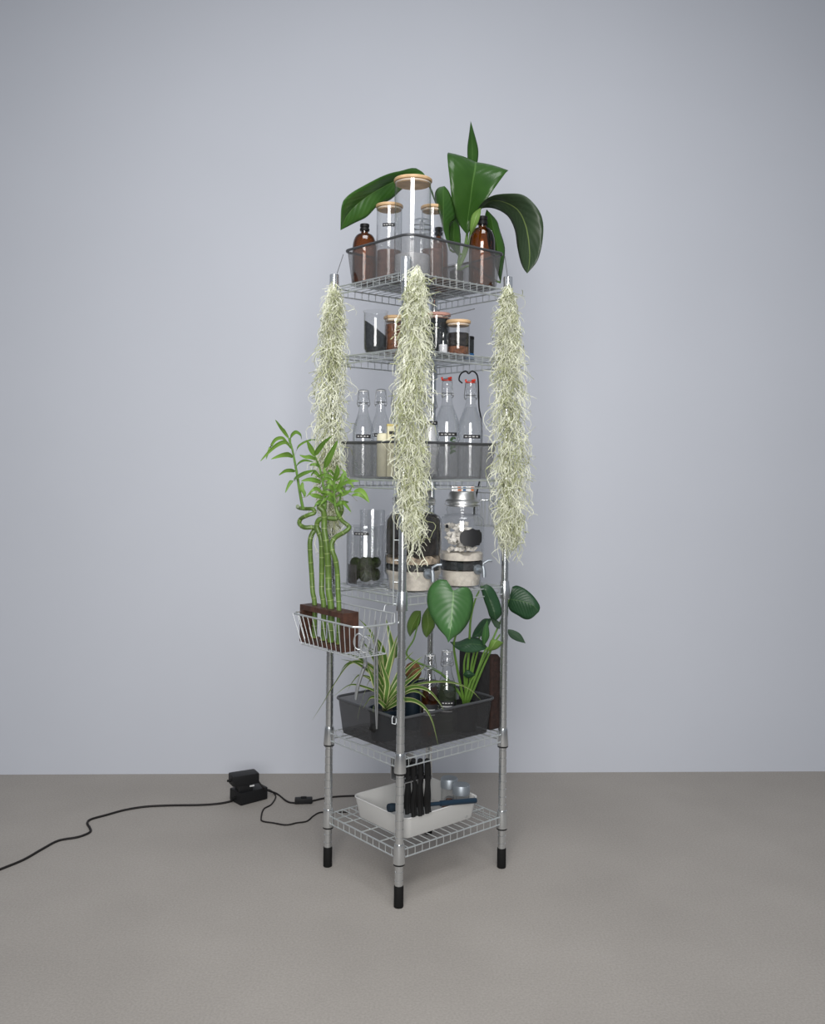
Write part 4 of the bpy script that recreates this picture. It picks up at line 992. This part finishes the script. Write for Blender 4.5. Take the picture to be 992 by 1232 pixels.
# straps hanging from a plate under the shelf above
pl = thing('strap_hanger', 'flat pale metal plate fixed under the shelf holding black straps', 'hanger', W(0.075, 0.050, 0.375), ANG)
MB().box((0, 0.030, 0.010), (0.090, 0.003, 0.066)).box((0, 0.0, -0.0215), (0.090, 0.06, 0.003)).build('plate', 'brushed', pl, smooth=False, bevel=0.0008)
MB().tube([(-0.046, -0.020, -0.010), (0.046, -0.020, -0.010)], 0.0025, 6).build('rail', 'bright_chrome', pl)
labs = ['black webbing strap hanging behind the front post into the tray', 'black webbing strap next to the one behind the front post', 'black webbing strap third along the hanger from the front post', 'black webbing strap at the free end of the hanger plate']
for k, (px, dy) in enumerate(((490.5, 0), (498, 3), (506, 2), (514.5, -1))):
    Yk = 2.862 + 0.010*k
    c = [at(px-0.5, 917, Yk), at(px, 935, Yk), at(px+1.2*math.sin(k*2), 950, Yk-0.004), at(px-0.8, 966, Yk+0.004), at(px+0.5, 979+dy, Yk)]
    t = thing('webbing_strap', labs[k], 'strap', c[0])
    for s in (-1, 1):
        cc = [p + Vector((0.0035*s*(0.4 + 0.6*i/4), 0.005*s, 0)) for i, p in enumerate(c)]
        MB().tube(catmull(cc, 5), 0.0075, 8, radii=[0.0074+0.0012*math.sin(i*0.6) for i in range(21)]).build('strand', 'black_rubber', t, off=c[0])
    MB().tube([c[1] + Vector((0, 0, 0.006)), c[1] - Vector((0, 0, 0.004))], 0.0112, 12).build('buckle', 'black_plastic', t, off=c[0])
    MB().tube([c[0] + Vector((-0.001, 0.005, -0.004)), c[0] + Vector((0, 0, 0.006))], 0.009, 10).build('end_cap', 'black_plastic', t, off=c[0])
# blue stick
a, b = at(467, 972, 2.86), at(572, 963, 3.02)
t = thing('blue_rod', 'dark blue plastic rod lying across the white tray', 'rod', a)
d = (b-a)
MB().tube([a + d*0.06, b - d*0.02], 0.0062, 12).build('shaft', 'blue_plastic', t, off=a)
MB().tube([a + d*0.58, b], 0.0086, 12).build('grip', 'blue_plastic', t, off=a)
MB().tube([a, a + d*0.035, a + d*0.10], 0.013, 12, radii=[0.012, 0.0135, 0.011]).build('end_knob', 'blue_pot', t, off=a)
def spice_jar(label, px, py, Y, z, r, h):
    t = thing('spice_jar', label, 'jar', spot(px, py, Y, z), 0.0, 'little metal-lidded jars in the white tray')
    MB().lathe(outer(r, h*0.72, 0.004), 32).build('glass_body', 'jar_glass', t, auto=1.0)
    MB().lathe([(0, h*0.70), (r, h*0.70), (r+0.0018, h*0.71), (r+0.0018, h*0.97), (r, h), (r*0.85, h*0.985), (0, h*0.985)], 32).build('lid', 'zinc', t)
    MB().lathe([(0, 0.003), (r-0.004, 0.003), (r-0.003, 0.006), (r-0.004, h*0.22), (r*0.5, h*0.30), (0, h*0.25)], 24).build('contents', 'clay_granules', t)
    MB().tube([(r*0.55*math.cos(k*PI/8), -r*0.45, h*0.32 + r*0.45*math.sin(k*PI/8)) for k in range(16)], 0.003, 6, closed=True).build('metal_ring', 'steel', t)
    return t
spice_jar('small glass jar with grey metal lid, farther from the blue rod', 540, 955, 3.11, z6 + 0.0065, 0.0265, 0.103)
spice_jar('small glass jar with grey metal lid next to the blue rod', 554.5, 955, 3.05, z6 + 0.0065, 0.0265, 0.102)

# ------------------------------------------------------------------ hanging moss
def moss(label, axis, rad, n, seed, tail, top):
    """axis: points down the bundle, rad: its half width at each point"""
    rr = random.Random(seed)
    A = [at(*p) for p in axis]
    t = thing('spanish_moss', label, 'hanging moss', A[0], 0.0, 'moss bundles hung from the rack posts')
    def ax(u):
        f = u*(len(A)-1); i = min(int(f), len(A)-2); k = f - i
        return A[i].lerp(A[i+1], k), rad[i] + (rad[i+1]-rad[i])*k
    for nm, m, cnt, spread, th in (('core_strands', 'moss_core_shade', n//3, 0.75, 0.0015), ('outer_strands', 'moss_pale', n*2//3, 1.05, 0.00112)):
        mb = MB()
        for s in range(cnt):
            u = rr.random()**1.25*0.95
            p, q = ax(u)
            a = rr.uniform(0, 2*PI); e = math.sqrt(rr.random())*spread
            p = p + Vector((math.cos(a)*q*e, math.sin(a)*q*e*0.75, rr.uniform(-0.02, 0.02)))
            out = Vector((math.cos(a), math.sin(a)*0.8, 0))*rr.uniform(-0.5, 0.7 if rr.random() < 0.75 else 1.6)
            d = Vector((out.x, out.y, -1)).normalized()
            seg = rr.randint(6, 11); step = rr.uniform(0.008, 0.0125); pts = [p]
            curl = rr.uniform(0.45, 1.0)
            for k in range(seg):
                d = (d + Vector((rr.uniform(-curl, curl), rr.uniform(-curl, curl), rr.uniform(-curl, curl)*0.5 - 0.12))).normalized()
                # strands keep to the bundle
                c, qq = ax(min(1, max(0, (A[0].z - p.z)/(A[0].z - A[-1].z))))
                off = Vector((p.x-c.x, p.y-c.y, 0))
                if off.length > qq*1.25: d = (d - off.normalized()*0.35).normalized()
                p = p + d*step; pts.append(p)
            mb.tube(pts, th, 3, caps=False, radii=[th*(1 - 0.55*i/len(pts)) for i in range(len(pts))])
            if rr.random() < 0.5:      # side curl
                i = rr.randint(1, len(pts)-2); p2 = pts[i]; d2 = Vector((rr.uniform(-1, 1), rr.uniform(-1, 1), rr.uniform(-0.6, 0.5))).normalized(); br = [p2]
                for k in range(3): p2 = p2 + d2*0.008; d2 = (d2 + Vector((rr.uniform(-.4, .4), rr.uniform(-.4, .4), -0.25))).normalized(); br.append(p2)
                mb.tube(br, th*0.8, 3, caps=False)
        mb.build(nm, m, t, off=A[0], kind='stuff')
    mb = MB()
    for (px, py, Y, L_) in tail:
        p = at(px, py, Y); pts = [p]; d = Vector((0, 0, -1))
        while L_ > 0:
            d = (d + Vector((rr.uniform(-.7, .7), rr.uniform(-.5, .5), -0.35))).normalized(); p = p + d*0.011; L_ -= 0.011; pts.append(p)
            if rr.random() < 0.6:
                d2 = Vector((rr.uniform(-1, 1), rr.uniform(-1, 1), -0.3)).normalized()
                mb.tube([p, p + d2*0.010, p + d2*0.018 + Vector((0, 0, -0.008))], 0.0008, 3, caps=False)
        mb.tube(pts, 0.0011, 3, caps=False)
    mb.build('trailing_strands', 'moss_pale', t, off=A[0], kind='stuff')
    MB().tube([at(*p) for p in top], 0.0012, 5).build('hanging_wire', 'steel', t, off=A[0])
    return t
moss('pale moss bundle hanging behind the bamboo leaves',
     [(401, 346, 3.045), (401, 372, 3.04), (399, 420, 3.04), (397, 480, 3.04), (396, 540, 3.04), (396, 590, 3.04), (399, 640, 3.04)],
     [0.011, 0.026, 0.040, 0.047, 0.044, 0.036, 0.016], 1500, 1,
     [(390, 600, 3.03, 0.10), (400, 610, 3.03, 0.12), (396, 620, 3.03, 0.14), (405, 600, 3.03, 0.1), (386, 590, 3.03, 0.08)],
     [(402, 345, 3.045), (405, 330, 3.04), (413, 306, 3.03)])
moss('pale moss bundle hanging over the front post before the bottles',
     [(501, 326, 2.77), (500, 360, 2.76), (498, 420, 2.76), (495, 480, 2.76), (494, 540, 2.765), (496, 590, 2.77), (496, 640, 2.77)],
     [0.011, 0.026, 0.038, 0.046, 0.042, 0.034, 0.018], 1700, 2,
     [(492, 620, 2.76, 0.16), (500, 625, 2.76, 0.12), (497, 640, 2.76, 0.13), (505, 630, 2.76, 0.09), (488, 640, 2.77, 0.14), (510, 628, 2.77, 0.05), (498, 600, 2.76, 0.2)],
     [(501, 330, 2.77), (496, 316, 2.785), (491, 306, 2.79)])
moss('pale moss bundle hanging beside the bent black tube and labelled dispenser',
     [(611, 348, 3.045), (611, 384, 3.04), (612, 430, 3.04), (613, 500, 3.04), (615, 560, 3.04), (614, 610, 3.04), (612, 655, 3.04)],
     [0.011, 0.028, 0.042, 0.052, 0.053, 0.047, 0.020], 1700, 3,
     [(616, 620, 3.04, 0.16), (622, 615, 3.04, 0.17), (607, 625, 3.03, 0.09), (626, 620, 3.04, 0.10), (612, 630, 3.04, 0.10), (599, 610, 3.03, 0.08), (632, 590, 3.04, 0.08)],
     [(611, 345, 3.045), (610, 330, 3.04), (607, 308, 3.03)])

# ------------------------------------------------------------------ adapters and cables on the floor
def adapter(label, c, rz, d, z, tilt=0.0):
    t = thing('power_adapter', label, 'power adapter', (c.x, c.y, z), rz)
    MB().box((0, 0, d[2]/2), d).build('case', 'black_plastic', t, bevel=0.006)
    MB().tube([(-d[0]/2+0.002, 0, d[2]*0.45), (-d[0]/2-0.014, 0, d[2]*0.45)], 0.0055, 10, radii=[0.006, 0.004]).build('strain_relief', 'black_rubber', t)
    return t
c1 = on_floor(299, 962); c2 = on_floor(294, 962)
ad1 = adapter('larger black power adapter lying on the floor', c1, 0.72, (0.120, 0.085, 0.048), 0.0)
ad2 = adapter('black power adapter stacked crosswise on the larger one', c2 + Vector((0, -0.02, 0)), 0.50, (0.105, 0.062, 0.040), 0.0715)
MB().box((0, 0, 0.0), (0.055, 0.055, 0.0245)).build('plug_block', 'black_plastic', ad2, bevel=0.004).location = (0.0, 0, -0.012)
MB().box((0.022, -0.033, -0.004), (0.018, 0.001, 0.006)).build('rating_plate', 'label_white', ad2, smooth=False)
CR = 0.0034
def cable(name, label, pts, r=CR):
    o = MB().tube(catmull(pts, 6), r, 8).build(name, 'cable_black')
    return tag(o, label, 'cable')
cable('mains_cable', 'long black mains cable snaking across the concrete from the adapters',
      [on_floor(px, py, CR) for px, py in ((283, 962), (276, 964.5), (262, 967), (240, 968.5), (205, 969), (175, 970.5), (150, 974.5), (128, 980.5), (110, 985.5), (105, 990), (108, 996), (109, 1000), (104, 1003.5), (92, 1007.5), (70, 1011.5), (50, 1022), (28, 1034.5), (0, 1046), (-30, 1058))], 0.0042)
z_a = ad2.location.z
pA = on_floor(310, 941, 0.085)
cable('lead_with_switch', 'black lead running through the inline switch towards the rack',
      [Vector((ad2.location.x+0.040, ad2.location.y+0.02, 0.090)), on_floor(316, 947, 0.055), on_floor(323, 951.5, 0.025), on_floor(333, 955, CR), on_floor(345, 964, CR), on_floor(354, 966, CR), on_floor(366, 965.5, 0.006), on_floor(378, 963, CR), on_floor(392, 960, CR), on_floor(410, 958, CR), on_floor(440, 957, CR)])
s = on_floor(365, 966.5)
t = thing('inline_switch', 'black oblong inline switch on the lead', 'switch', (s.x, s.y, 0), 0.12)
MB().box((0, 0, 0.0115), (0.068, 0.026, 0.021)).build('housing', 'black_plastic', t, bevel=0.005)
MB().box((0, 0, 0.0235), (0.022, 0.012, 0.004)).build('rocker', 'black_rubber', t, bevel=0.001)
cable('thin_lead', 'thin black lead looping on the floor to the rack post',
      [Vector((ad1.location.x+0.045, ad1.location.y+0.02, 0.03)), on_floor(322, 950, 0.02), on_floor(328, 953, 0.006), on_floor(331.5, 959, 0.0028), on_floor(326, 968, 0.0028), on_floor(317, 973.5, 0.0028), on_floor(314, 984, 0.0028), on_floor(316, 988, 0.0028), on_floor(328, 990, 0.0028), on_floor(344, 992.5, 0.0028), on_floor(357, 990, 0.0028), on_floor(369, 988, 0.0028), on_floor(377, 981.5, 0.0028), on_floor(385, 977.5, 0.0028), on_floor(398, 977, 0.0028), on_floor(420, 977, 0.0028)], 0.0028)
